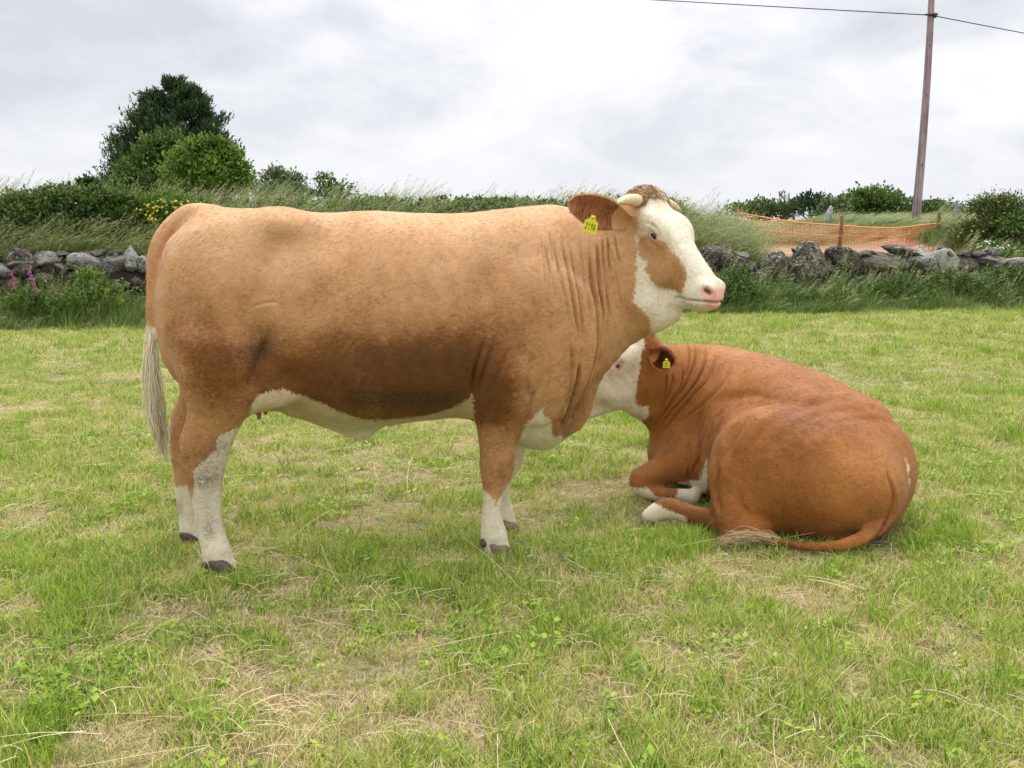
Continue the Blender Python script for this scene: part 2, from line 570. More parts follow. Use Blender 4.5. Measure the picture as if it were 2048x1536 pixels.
def make_eye(parent, c, out, along, r=0.021):
    """eyeball and the two lids round it"""
    V = []; F = []; n, m_ = 20, 14
    for i in range(m_ + 1):
        t = PI * i / m_
        for k in range(n):
            a = 2 * PI * k / n
            V.append((r * math.cos(t), r * math.sin(t) * math.cos(a), r * math.sin(t) * math.sin(a)))
    for i in range(m_):
        for k in range(n):
            F.append((i * n + k, i * n + (k + 1) % n, (i + 1) * n + (k + 1) % n, (i + 1) * n + k))
    e = mesh_obj('eye', V, F, MAT_EYE, parent)
    up = np.cross(out, along)
    e.matrix_local = frame_matrix(c, out, up)
    # lids: almond ring of skin hugging the ball
    for s_, hgt in ((1, 0.50), (-1, 0.46)):
        P = []
        for k in range(17):
            t = k / 16 * PI
            yy = math.cos(t) * r * 1.15; zz = s_ * math.sin(t) * r * hgt
            xx = math.sqrt(max((r * 1.03) ** 2 - min(yy * yy * .82 + zz * zz, (r * 1.0) ** 2), 0)) * 0.9 + 0.001
            P.append((xx, yy, zz))
        v, f_ = tube(P, [0.0020 + 0.0026 * math.sin(PI * k / 16) for k in range(17)], 8)
        l_ = mesh_obj('eyelid', v, f_, MAT_LID, parent)
        l_.matrix_local = frame_matrix(c, out, up)
    return e


def make_horn(parent, p0, p1, r0, bend):
    n = 12; P = []; p0 = np.array(p0); p1 = np.array(p1)
    for i in range(n):
        t = i / (n - 1)
        P.append(p0 + (p1 - p0) * t + np.array(bend) * math.sin(PI * t * 0.9))
    t = np.linspace(0, 1, n)
    rad = r0 * np.sqrt(np.clip(1 - t ** 2.3, 0.01, 1)) * (1 - 0.25 * t)
    v, f_ = tube(P, rad, 14)
    o = mesh_obj('horn', v, f_, MAT_HORN, parent)
    return o


def make_ear(parent, base, tip, nrm, width, cup, coat, inner, hairmat, fringe, seed=1, inner_from=0.3):
    """leaf-shaped cupped ear, outside coat and darker bare inside, with a hairy rim"""
    base = np.array(base); tip = np.array(tip); E = tip - base; L = np.linalg.norm(E); E /= L
    n_ = np.array(nrm, float); n_ -= E * n_.dot(E); n_ /= np.linalg.norm(n_); W = np.cross(n_, E)
    nu, nv = 22, 17; G_ = np.zeros((nu, nv, 3)); 
    for i in range(nu):
        u = i / (nu - 1)
        tq = min(u / 0.55, 1); wd = width * (0.40 + 0.60 * tq * tq * (3 - 2 * tq)) * math.sqrt(max(1 - max((u - 0.55) / 0.45, 0) ** 1.7, 0.0) + 1e-4)
        for j in range(nv):
            v = (j / (nv - 1)) * 2 - 1
            curl = cup * (1.25 - 0.75 * u)
            ang = v * curl
            x = wd * math.sin(ang) / max(math.sin(min(curl, PI / 2)), 0.3)
            y = -wd * (math.cos(ang) - math.cos(curl)) / max(math.sin(min(curl, PI / 2)), 0.3)
            G_[i, j] = base + E * (u * L) + W * x + n_ * (y + 0.012 * math.sin(PI * u))
    N_ = np.cross(np.gradient(G_, axis=0), np.gradient(G_, axis=1)); N_ /= np.linalg.norm(N_, axis=2)[..., None] + 1e-9
    if (N_.reshape(-1, 3) @ n_).mean() < 0: N_ = -N_
    th = 0.0045
    Vf = (G_ + N_ * th * 0.5).reshape(-1, 3); Vb = (G_ - N_ * th).reshape(-1, 3)
    V = np.vstack([Vf, Vb]); F = []; nn_ = nu * nv
    for i in range(nu - 1):
        for j in range(nv - 1):
            a = i * nv + j
            F.append((a, a + 1, a + nv + 1, a + nv)); F.append((nn_ + a, nn_ + a + nv, nn_ + a + nv + 1, nn_ + a + 1))
    rim = [i * nv for i in range(nu)] + [(nu - 1) * nv + j for j in range(1, nv)] + [i * nv + nv - 1 for i in range(nu - 2, -1, -1)]
    for a, b_ in zip(rim[:-1], rim[1:]): F.append((a, b_, nn_ + b_, nn_ + a))
    ear = mesh_obj('ear', V, F, [coat, inner], parent)
    mi = np.zeros(len(F), dtype=np.int32); mi[0:2 * (nu - 1) * (nv - 1):2] = np.repeat((np.arange(nu - 1) > inner_from * nu).astype(np.int32), nv - 1)
    ear.data.polygons.foreach_set('material_index', mi)
    for a_, v_ in (('white', 1.0), ('dirt', 0.0), ('pink', 0.0), ('black', 0.0), ('deep', 0.0)): attr(ear, a_, np.full(len(V), v_))
    # hair on the rim and inside
    rnd = np.random.RandomState(seed); P = []; Wd = []; T = []
    rimP = G_.reshape(-1, 3)[rim]
    for q in range(fringe):
        k = rnd.randint(2, len(rim) - 2); p = rimP[k] + (rimP[k + 1] - rimP[k]) * rnd.rand()
        cen = base + E * (np.dot(p - base, E) - 0.02)
        out = p - cen; out /= np.linalg.norm(out) + 1e-9
        out = out + 0.5 * E * rnd.rand() + rnd.normal(0, 0.25, 3); out /= np.linalg.norm(out)
        ln = 0.005 + 0.007 * rnd.rand()
        P.append([p - N_.reshape(-1, 3)[rim[k]] * 0.002 + out * ln * t for t in (0, 0.35, 0.7, 1.0)]); Wd.append(0.0008); T.append(0.7 + 0.3 * rnd.rand())
    for q in range(fringe):
        i = rnd.randint(int(inner_from * nu) + 1, nu - 3); j = rnd.randint(0, nv)
        p = G_[i, j] + N_[i, j] * 0.002
        out = N_[i, j] * 0.8 + E * 0.9 + rnd.normal(0, 0.35, 3); out /= np.linalg.norm(out)
        ln = 0.008 + 0.014 * rnd.rand()
        P.append([p + out * ln * t for t in (0, 0.35, 0.7, 1.0)]); Wd.append(0.0008); T.append(0.55 * rnd.rand() ** 1.5)
    strands('ear_hair', P, Wd, np.array(T), hairmat, ear)
    return ear


def make_claws(parent, p, fwd, mat, sc=1.0, tilt=0.0):
    """the two claws of a cloven foot; p = ground point under the middle of the foot"""
    fwd = np.array(fwd, float); fwd /= np.linalg.norm(fwd); side = np.array([-fwd[1], fwd[0], 0.0])
    for s_ in (1, -1):
        V = []; nA = 16; rings = [(0.0, 1.0, 0.010), (0.018, 0.98, 0.006), (0.040, 0.90, -0.004), (0.058, 0.80, -0.014), (0.066, 0.62, -0.020)]
        for z_, r_, sh in rings:
            for k in range(nA):
                a = 2 * PI * k / nA; ca, sa = math.cos(a), math.sin(a)
                L = (0.062 if ca > 0 else 0.045) * r_; Wd = 0.0265 * r_ * (1 - 0.28 * max(ca, 0))
                q = np.array(p) + sc * (fwd * (ca * L + sh - (0.012 * z_ / 0.06 if ca > 0 else 0)) + side * (sa * Wd + s_ * 0.0275 - s_ * 0.006 * max(ca, 0)) + np.array([0, 0, z_ + tilt * ca]))
                V.append(q)
        F = [tuple(range(nA))[::-1], tuple((len(rings) - 1) * nA + k for k in range(nA))]
        for i in range(len(rings) - 1):
            for k in range(nA): F.append((i * nA + k, i * nA + (k + 1) % nA, (i + 1) * nA + (k + 1) % nA, (i + 1) * nA + k))
        mesh_obj('hoof', V, F, mat, parent)


def grow_fur(parent, V, Q, attrs, mat, n, flow, length, width, seed, keep=None):
    """short coat hair lying along the skin: flat tapering ribbons that take their colour from the markings beneath"""
    rnd = np.random.RandomState(seed)
    N = normals(V, Q)
    idx = rnd.randint(0, len(V), n)
    if keep is not None: idx = idx[keep[idx]]
    n = len(idx)
    q = Q[rnd.randint(0, len(Q), n)] if keep is None else None
    P = V[idx] + rnd.normal(0, 0.0015, (n, 3)); Nn = N[idx]
    F = flow(P) + (np.column_stack([vnoise(P, 3.2, 1), vnoise(P, 3.2, 2), vnoise(P, 3.2, 3)]) - 0.5) * 1.1 + (np.column_stack([vnoise(P, 18, 4), vnoise(P, 18, 5), vnoise(P, 18, 6)]) - 0.5) * 0.9 + rnd.normal(0, 0.16, (n, 3))
    F = F - Nn * (F * Nn).sum(1)[:, None]; F /= np.linalg.norm(F, axis=1)[:, None] + 1e-9
    Sd = np.cross(Nn, F)
    L = (length * rnd.uniform(0.6, 1.3, n))[:, None]; W = (width * rnd.uniform(0.6, 1.3, n))[:, None]
    lift = rnd.uniform(0.04, 0.20, n)[:, None]
    P = P - Nn * 0.001
    rows = [(0, 1.0), (0.5, 0.9), (1.0, 0.25)]
    vv = []
    for t, k in rows:
        c = P + F * L * t + Nn * L * lift * t
        vv += [c - Sd * W * k / 2, c + Sd * W * k / 2]
    VV = np.stack(vv, 1).reshape(-1, 3)
    b = np.arange(n)[:, None] * 6
    QQ = np.concatenate([b + np.array([[0, 1, 3, 2]]), b + np.array([[2, 3, 5, 4]])])
    o = mesh_obj('coat_hair', VV, QQ, mat, parent)
    for k_, a in attrs.items(): attr(o, k_, np.repeat(a[idx], 6))
    attr(o, 'fleck', np.repeat(rnd.normal(0, 1, n), 6))
    tag(o, kind='stuff')
    return o

# ================================================================== ground
def wall_y(x):
    return 15.37 + 0.235 * x


def gz(x, y):
    """height of the land: level pasture, then a bank behind the wall"""
    x = np.asarray(x, float); y = np.asarray(y, float)
    P = np.column_stack([np.broadcast_to(x, np.broadcast(x, y).shape).ravel(), np.broadcast_to(y, np.broadcast(x, y).shape).ravel()])
    n = (fbm(P, 0.55, 3, 11) - 0.5) * 0.10 * sstep(5.5, 9, P[:, 1]) + (fbm(P, 3.0, 3, 12) - 0.5) * 0.020 * sstep(0, 1, np.abs(P[:, 1] - 4.2) / 1.2)
    b = P[:, 1] - wall_y(P[:, 0])
    hi = 1.18 - 0.46 * sstep(2.2, 3.9, P[:, 0]) + 0.30 * sstep(7.2, 9, P[:, 0]) * sstep(0.8, 2, b)
    z = n + hi * (0.62 * sstep(0.05, 0.35, b) + 0.38 * sstep(0.3, 2.2, b))
    rt = sstep(2.4, 4.2, P[:, 0])
    z += sstep(5, 14, b) * (fbm(P, 0.12, 2, 13) - 0.5) * 0.2 - 0.15 * sstep(3, 14, b) * (1 - rt) + 0.30 * rt * sstep(0.3, 8.0, b)
    earth = sstep(3.3, 4.2, P[:, 0] + 0.3 * vnoise(P, 1.5, 3)) * sstep(10.5, 9.0, P[:, 0]) * sstep(0.2, 0.5, b) * sstep(4.6, 3.6, b + 0.8 * vnoise(P, 1.1, 5))
    z += earth * (0.10 * (fbm(P, 2.2, 3, 6) - 0.3))
    return z.reshape(np.broadcast(x, y).shape), earth.reshape(np.broadcast(x, y).shape)


def build_ground():
    xs = np.concatenate([[-1500, -500, -200, -80, -40, -24], np.arange(-16, 18.01, 0.22), [24, 40, 80, 200, 500, 1500]])
    ys = np.concatenate([[-1200, -300, -60, -15, -5], np.arange(-1, 24.01, 0.18), [26, 29, 33, 40, 55, 80, 120, 200, 400, 900, 2400]])
    X, Y = np.meshgrid(xs, ys, indexing='ij')
    Z, E_ = gz(X, Y)
    Z = np.where((np.abs(X) > 300) | (Y > 300), np.where(Y > 20, 0.9, 0), Z)
    V = np.stack([X, Y, Z], -1).reshape(-1, 3)
    nx, ny = len(xs), len(ys)
    i = (np.arange(nx - 1)[:, None] * ny + np.arange(ny - 1)[None, :]).ravel()
    Q = np.column_stack([i, i + ny, i + ny + 1, i + 1])
    m, b, bs = material('pasture_soil', 0.95, 0.1)
    o = b.add('ShaderNodeTexCoord').outputs['Object']
    f1 = b.noise(o, 1.7, 4, 0.6); f2 = b.noise(o, 26, 5, 0.7); f3 = b.noise(o, 120, 4, 0.7)
    soil = b.ramp(b.math('ADD', b.math('MULTIPLY', f2, 0.5), b.math('MULTIPLY', f3, 0.5)), [(0.34, (0.10, 0.068, 0.034)), (0.48, (0.26, 0.195, 0.105)), (0.60, (0.50, 0.40, 0.24))])
    green = b.ramp(b.math('ADD', b.math('MULTIPLY', f2, 0.6), b.math('MULTIPLY', f3, 0.4)), [(0.34, (0.07, 0.085, 0.020)), (0.49, (0.19, 0.21, 0.055)), (0.62, (0.38, 0.36, 0.15))])
    gm = b.math('MULTIPLY_ADD', f1, 3.0, -1.25, clamp=True)
    sy = b.add('ShaderNodeSeparateXYZ', {0: o}).outputs[1]
    farm = b.math('MULTIPLY_ADD', sy, 0.22, -1.2, clamp=True)
    base = b.mix(b.math('MAXIMUM', gm, farm), soil, green)
    ea = b.add('ShaderNodeAttribute', attribute_name='earth').outputs['Fac']
    ecol = b.ramp(b.math('ADD', b.math('MULTIPLY', b.noise(o, 5, 5, 0.65), 0.6), b.math('MULTIPLY', f3, 0.4)), [(0.32, (0.23, 0.12, 0.075)), (0.5, (0.42, 0.25, 0.17)), (0.68, (0.58, 0.40, 0.29))])
    col = b.mix(ea, base, ecol)
    b.l.new(col, bs.inputs['Base Color'])
    bump(b, bs, b.math('ADD', f2, b.math('MULTIPLY', f3, 0.6)), 0.9, 0.02)
    g = mesh_obj('ground', V, Q, m)
    attr(g, 'earth', E_.ravel())
    tag(g, 'mown pasture running to a bank of bare earth and rough grass behind the wall', kind='structure')
    return g


build_ground()


def gzp(x, y):
    return float(gz(np.array([x]), np.array([y]))[0][0])


# ================================================================== dry stone wall
def stone_material(name, dark, mid, light, lichen):
    m, b, bs = material(name, 0.92, 0.15)
    o = b.add('ShaderNodeTexCoord').outputs['Object']
    oi = b.add('ShaderNodeObjectInfo').outputs['Random']
    v = b.add('ShaderNodeVectorMath', operation='ADD'); b.l.new(o, v.inputs[0])
    cx = b.add('ShaderNodeCombineXYZ', {0: b.math('MULTIPLY', oi, 37.0), 1: b.math('MULTIPLY', oi, 11.0), 2: 0.0}); b.l.new(cx.outputs[0], v.inputs[1])
    p = v.outputs[0]
    a = b.noise(p, 1.9, 6, 0.7, 0.4); c = b.noise(p, 6.5, 6, 0.8, 0.6); d = b.noise(p, 3.6, 5, 0.7, 1.2)
    t = b.math('ADD', b.math('MULTIPLY', a, 0.45), b.math('MULTIPLY', c, 0.55))
    col = b.ramp(t, [(0.40, dark), (0.49, mid), (0.585, light)])
    lm = b.math('MULTIPLY_ADD', d, 14.0, -7.6, clamp=True)
    col = b.mix(lm, col, (*lichen, 1))
    ms = b.math('MULTIPLY_ADD', b.noise(p, 2.6, 5, 0.7, 0.5), 8.0, -4.6, clamp=True)
    col = b.mix(ms, col, (0.055, 0.060, 0.016, 1))
    col = b.mix(b.math('MULTIPLY', oi, 0.35), col, (0.15, 0.12, 0.09, 1))
    b.l.new(col, bs.inputs['Base Color'])
    bump(b, bs, b.math('ADD', t, b.math('MULTIPLY', c, 0.6)), 1.0, 0.05)
    return m


MAT_STONE_GREY = stone_material('grey_stone', (0.03, 0.026, 0.022), (0.32, 0.30, 0.275), (0.56, 0.54, 0.52), (0.70, 0.69, 0.65))
MAT_STONE_DARK = stone_material('mossy_stone', (0.010, 0.008, 0.006), (0.095, 0.078, 0.055), (0.28, 0.25, 0.20), (0.56, 0.56, 0.50))
MAT_STONE_PALE = stone_material('pale_stone', (0.22, 0.21, 0.18), (0.50, 0.49, 0.45), (0.66, 0.65, 0.61), (0.75, 0.74, 0.69))


def stone_mesh(i):
    rnd = np.random.RandomState(100 + i)
    v, f_ = blob((0, 0, 0), (1, 1, 1), i, 0.0, 3)
    v = np.array(v)
    for _ in range(13):     # knock flat faces off the lump
        n = rnd.normal(0, 1, 3); n /= np.linalg.norm(n); d = rnd.uniform(0.55, 0.86)
        s_ = v @ n; m = s_ > d
        v[m] -= np.outer((s_[m] - d) * 0.97, n)
    v = v * (1 + 0.30 * (fbm(v + i * 2.1, 2.2, 4, 1) - 0.5))[:, None]
    v = v / np.abs(v).max(0)
    o = mesh_obj('stone', v, f_, MAT_STONE_DARK, smooth=True)
    me = o.data; bpy.data.objects.remove(o)
    return me


STONES = [stone_mesh(i) for i in range(14)]


def add_stone(parent, c, half, rot, k, mat):
    me = STONES[k % len(STONES)]
    o = bpy.data.objects.new('stone', me); C.objects.link(o)
    o.parent = parent; o.location = c; o.scale = half; o.rotation_euler = rot
    if len(o.material_slots):
        o.material_slots[0].link = 'OBJECT'; o.material_slots[0].material = mat
    return o


def build_wall():
    rnd = np.random.RandomState(21)
    root = empty('stone_wall', (0, float(wall_y(0)), 0), math.atan(0.235))
    tag(root, 'low dry stone wall of mossy boulders crossing the pasture behind the cows', 'wall')
    inv = np.linalg.inv(np.array(root.matrix_basis)[:3, :3]) if False else None
    a = math.atan(0.235); ca, sa = math.cos(a), math.sin(a)

    def put(px, py, w, h, dep, k, rot=(0, 0, 0), mat=None):
        # surveyed stone: find it on the wall's front plane
        d = ray(px, py); n = np.array([-sa, ca, 0]); o = np.array([0, 0, CAM_H]); q0 = np.array([0, float(wall_y(0)), 0])
        t = (q0 - o).dot(n) / d.dot(n); p = o + t * d - q0
        X = p[0] * ca + p[1] * sa; sc = t / FPX * 1.02
        add_stone(root, (X, 0.0 + rnd.uniform(-.03, .03), p[2]), (w * sc / 2, dep, h * sc / 2), rot, k, mat)
    G_, D_, P_ = MAT_STONE_GREY, MAT_STONE_DARK, MAT_STONE_PALE
    key = [(2, 542, 60, 34, G_, 0), (48, 530, 80, 62, D_, 0.1), (96, 519, 62, 34, G_, 0), (124, 533, 38, 38, G_, .1), (171, 521, 84, 46, G_, 0.05), (226, 532, 86, 44, G_, -.15), (292, 530, 44, 52, G_, .2),
           (30, 575, 60, 42, D_, 0), (90, 560, 66, 36, D_, 0), (118, 575, 44, 30, D_, 0), (172, 556, 76, 34, D_, 0), (238, 566, 60, 30, D_, 0.1), (285, 570, 50, 44, D_, 0), (100, 602, 60, 34, G_, 0), (150, 600, 56, 40, D_, 0), (210, 600, 60, 44, D_, 0), (262, 600, 60, 40, D_, 0), (20, 615, 70, 40, D_, 0),
           (1428, 512, 92, 50, D_, 0.1), (1440, 555, 80, 60, D_, 0), (1482, 534, 56, 50, D_, .2), (1548, 536, 70, 72, D_, 0.2), (1508, 560, 60, 50, D_, 0), (1622, 528, 92, 84, D_, 0.25), (1684, 520, 84, 46, D_, 0.6), (1752, 522, 120, 36, D_, 0.05), (1808, 505, 96, 26, D_, .15),
           (1760, 555, 100, 40, G_, 0.0), (1835, 520, 80, 56, G_, .1), (1884, 524, 64, 56, P_, 0.2), (1925, 532, 60, 40, D_, 0), (1975, 522, 84, 40, G_, 0), (2035, 528, 84, 34, G_, 0), (1572, 585, 80, 46, D_, 0), (1650, 582, 84, 44, D_, 0), (1712, 565, 60, 50, D_, 0), (1700, 610, 90, 44, D_, 0),
           (1500, 600, 80, 50, D_, 0), (1600, 625, 90, 44, D_, 0), (1800, 590, 90, 50, D_, 0), (1880, 580, 90, 50, D_, 0), (1950, 575, 90, 50, D_, 0), (2030, 575, 90, 50, D_, 0), (1770, 630, 90, 44, D_, 0)]
    for i, (px, py, w_, h_, mt, ro) in enumerate(key):
        put(px, py, w_ * 0.98, h_ * 1.0, rnd.uniform(.20, .30), i * 5 + 3, (rnd.uniform(-.15, .15), ro, rnd.uniform(-.2, .2)), mt)
    # small stones wedged in the gaps
    for k in range(120):
        px = rnd.uniform(0, 300) if rnd.rand() < .36 else rnd.uniform(1400, 2048)
        put(px, rnd.uniform(524, 612), rnd.uniform(20, 46), rnd.uniform(14, 30), rnd.uniform(.12, .235), rnd.randint(14), (rnd.uniform(-.3, .3), rnd.uniform(-.4, .4), rnd.uniform(-.5, .5)), G_ if rnd.rand() < .3 else D_)
    for k in range(26):
        px = rnd.uniform(0, 300) if rnd.rand() < .4 else rnd.uniform(1400, 2048)
        put(px, rnd.uniform(504, 520), rnd.uniform(22, 44), rnd.uniform(12, 22), rnd.uniform(.10, .18), rnd.randint(14), (rnd.uniform(-.3, .3), rnd.uniform(-.4, .4), rnd.uniform(-.5, .5)), G_ if rnd.rand() < .3 else D_)
    # the upright pointed stone, pale with lichen
    v, f_ = blob((0, 0, 0), (1, 1, 1), 4, 0.12, 3)
    v = np.array(v); v[:, 0] *= 1 - 0.62 * np.clip((v[:, 2] + 0.2), 0, 1.1); v[:, 1] *= 1 - 0.5 * np.clip(v[:, 2], 0, 1)
    po = mesh_obj('stone', v, f_, P_, root)
    d = ray(262, 515); po.location = (-5.58 / ca + 0.02, -0.02, 0.85)
    n = np.array([-sa, ca, 0]); o_ = np.array([0, 0, CAM_H]); q0 = np.array([0, float(wall_y(0)), 0]); t = (q0 - o_).dot(n) / d.dot(n); p = o_ + t * d - q0
    po.location = (p[0] * ca + p[1] * sa, -0.02, p[2]); po.scale = (0.13, 0.12, 0.17)
    # courses hidden behind the cows and the heart of the wall
    x = -5.1
    while x < 3.0:
        w_ = rnd.uniform(.22, .42)
        for lv, (z0, hh) in enumerate(((0.16, 0.17), (0.44, 0.15), (0.70, 0.14))):
            add_stone(root, (x + w_ + rnd.uniform(-.06, .06), rnd.uniform(-.05, .05), z0 + rnd.uniform(-.03, .03)), (w_ * 1.05, rnd.uniform(.2, .28), hh * rnd.uniform(.9, 1.15)), (rnd.uniform(-.1, .1), rnd.uniform(-.12, .12), rnd.uniform(-.2, .2)), rnd.randint(14), D_ if rnd.rand() < .7 else G_)
        x += 2 * w_
    for x0, x1 in ((-15.5, -7.4), (9.8, 18.5)):
        x = x0
        while x < x1:
            w_ = rnd.uniform(.24, .42)
            for z0, hh in ((0.16, 0.17), (0.44, 0.15), (0.72, 0.14)):
                add_stone(root, (x + w_, rnd.uniform(-.05, .05), z0), (w_ * 1.05, .24, hh), (0, rnd.uniform(-.12, .12), rnd.uniform(-.2, .2)), rnd.randint(14), D_)
            x += 2 * w_
    V = []; F = []
    for k, (x_, y_) in enumerate([(-15.8, -.16), (18.8, -.16), (18.8, .2), (-15.8, .2)]):
        V += [(x_, y_ * 1.0, -0.1), (x_, y_ * 0.7, 0.66)]
    F = [(0, 2, 3, 1), (2, 4, 5, 3), (4, 6, 7, 5), (6, 0, 1, 7), (1, 3, 5, 7)]
    mesh_obj('rubble_core', V, F, plain('rubble', (0.045, 0.038, 0.028), 0.95, 0.1, 0.5, 12, 0.8), root, smooth=False)


build_wall()

# ================================================================== orange netting fence
MAT_NET = plain('orange_plastic', (0.70, 0.21, 0.10), 0.5, 0.3)
MAT_NET_EDGE = plain('orange_plastic_edge', (0.85, 0.27, 0.10), 0.5, 0.3)
MAT_STAKE = plain('weathered_stake', (0.17, 0.095, 0.06), 0.85, 0.15, 0.4, 14, 0.5)


def build_net():
    Ys = (20.6, 20.2, 19.8)
    pts = [at(1474, 412, Ys[0]), at(1684, 432, Ys[1]), at(1879, 425, Ys[2])]
    root = empty('netting_fence', (float(pts[1][0]), Ys[1], 0.6))
    tag(root, 'sagging orange plastic netting strung on three wooden stakes behind the wall', 'fence')
    O = np.array(root.location)
    top = catmull([at(1477, 425, 20.58), at(1530, 435, 20.46), at(1600, 445, 20.34), at(1684, 451, 20.18), at(1740, 455, 20.05), at(1800, 455, 19.94), at(1845, 450, 19.86), at(1877, 447, 19.78)], 8)
    bot = catmull([at(1482, 478, 20.5), at(1540, 496, 20.40), at(1600, 508, 20.28), at(1684, 514, 20.12), at(1740, 516, 20.0), at(1800, 516, 19.9), at(1845, 514, 19.82), at(1877, 512, 19.76)], 8)
    bot[:, 2] = np.minimum(np.maximum(bot[:, 2], gz(bot[:, 0], bot[:, 1])[0] + 0.01), top[:, 2] - 0.30)
    rows, V, F = 13, [], []
    def addtube(P, r):
        v, f_ = tube(np.array(P) - O, r, 3, False)
        F.extend([tuple(a + len(V) for a in q) for q in f_]); V.extend(v)
    rnd = np.random.RandomState(3)
    for i in range(1, rows):
        t = i / rows
        P = top * (1 - t) + bot * t
        P = P + np.column_stack([np.zeros(len(P)), 0.012 * np.sin(np.arange(len(P)) * 0.7 + i), 0.006 * rnd.normal(0, 1, len(P))])
        addtube(P, 0.0058)
    n = 66
    for j in range(n + 1):
        u = j / n * (len(top) - 1); k = min(int(u), len(top) - 2); fr = u - k
        a = top[k] * (1 - fr) + top[k + 1] * fr; b_ = bot[k] * (1 - fr) + bot[k + 1] * fr
        m_ = (a + b_) / 2 + np.array([rnd.uniform(-.01, .01), rnd.uniform(-.015, .015), 0])
        addtube([a, m_, b_], 0.0052)
    mesh_obj('netting', V, F, MAT_NET, root)
    for off, r, nm in ((0.0, 0.014, 'top_cord'), (0.47, 0.010, 'middle_cord')):
        v, f_ = tube(top * (1 - off) + bot * off - O, r, 5)
        mesh_obj(nm, v, f_, MAT_NET_EDGE, root)
    for p, h_ in zip(pts, (0.75, 0.9, 0.9)):
        b0 = np.array([p[0] - 0.02, p[1], gzp(p[0], p[1]) - 0.1])
        path = [b0 - O, (b0 * .5 + p * .5) + (0.006, 0, 0) - O, p - O]
        v, f_ = tube(path, [0.045, 0.04, 0.036], 7)
        mesh_obj('stake', v, f_, MAT_STAKE, root)
    p = pts[2]; t0_ = top[-1]
    V = []; F = []
    for i in range(18):
        z_ = t0_[2] - i * 0.034
        P = [(t0_[0] + 0.02 + 0.055 * math.cos(a), t0_[1] + 0.055 * math.sin(a), z_ + 0.008 * math.sin(3 * a + i)) for a in np.linspace(0, 2 * PI, 9)]
        v, f_ = tube(np.array(P) - O, 0.006, 3, False); F += [tuple(a + len(V) for a in q) for q in f_]; V += list(v)
    mesh_obj('wound_netting', V, F, MAT_NET, root)


build_net()


# ================================================================== pole and cables
def build_pole():
    D = 24.5
    p0 = at(1829, 470, D); p0[2] = gzp(p0[0], D) - 0.2
    top = at(1862, -110, D); top[0] = p0[0] + (at(1856, 0, D)[0] - at(1828, 460, D)[0]) * 0 + 0.0
    root = empty('utility_pole', (p0[0], D, p0[2] + 0.2))
    tag(root, 'tall weathered wooden utility pole beyond the orange netting', 'pole')
    m, b, bs = material('pole_wood', 0.85, 0.15)
    o = b.add('ShaderNodeTexCoord').outputs['Object']
    g = b.noise(b.mapping(o, scale=(14, 14, 0.7)), 1.0, 6, 0.7, 0.4); g2 = b.noise(o, 3, 4, 0.6)
    c = b.ramp(b.math('ADD', b.math('MULTIPLY', g, 0.7), b.math('MULTIPLY', g2, 0.3)), [(0.33, (0.13, 0.085, 0.09)), (0.5, (0.30, 0.215, 0.24)), (0.67, (0.46, 0.37, 0.38))])
    b.l.new(c, bs.inputs['Base Color']); bump(b, bs, g, 0.8, 0.02)
    zt = top[2] - p0[2] - 0.2
    n = 16; P = [(0.06 * math.sin(i / n * 3), 0, -0.2 + (zt + 0.2) * i / n) for i in range(n + 1)]
    v, f_ = tube(P, [0.108 - 0.045 * i / n for i in range(n + 1)], 14)
    mesh_obj('pole', v, f_, m, root)
    MI = plain('dark_iron', (0.03, 0.03, 0.03), 0.6, 0.4)
    zc = at(1855, 32, D)[2] - p0[2] - 0.2
    v, f_ = tube([(-0.13, -0.10, zc + .01), (0.17, -0.10, zc + 0.02)], 0.022, 8); mesh_obj('bracket', v, f_, MI, root)
    v, f_ = tube([(0.11, -0.10, zc + .05), (0.11, -0.10, zc - .01), (0.11, -0.10, zc - .06)], [0.035, 0.045, 0.03], 10); mesh_obj('insulator', v, f_, plain('brown_glaze', (0.04, 0.025, 0.02), 0.3, 0.5), root)
    for zb in (at(1850, 92, D)[2], at(1843, 190, D)[2], at(1836, 330, D)[2]):
        v, f_ = tube([(0.03, -0.10, zb - p0[2] - .2), (0.03, -0.14, zb - p0[2] - .2)], 0.014, 6); mesh_obj('bolt', v, f_, MI, root)
    # cables
    MC = plain('cable', (0.05, 0.05, 0.055), 0.6, 0.3)
    A0 = np.array([p0[0], D - 0.1, p0[2] + 0.2 + zc])
    def far(e, k): return A0 + (e - A0) * k
    for nm_, end, sag, lb in (('overhead_cable', far(at(1310, -2, 31.0), 5.0), 0.04, 'dark overhead cable running left from the utility pole'), ('overhead_cable', far(at(2048, 60, 26.5), 12.0), 0.25, 'dark overhead cable running right from the utility pole')):
        P = [A0 + (end - A0) * t - np.array([0, 0, sag * 4 * t * (1 - t)]) for t in np.linspace(0, 1, 90)]
        v, f_ = tube(np.array(P) - A0, 0.013, 5)
        c_ = mesh_obj(nm_, v, f_, MC, None, loc=tuple(A0)); tag(c_, lb, 'cable', 'cables on the utility pole')


build_pole()


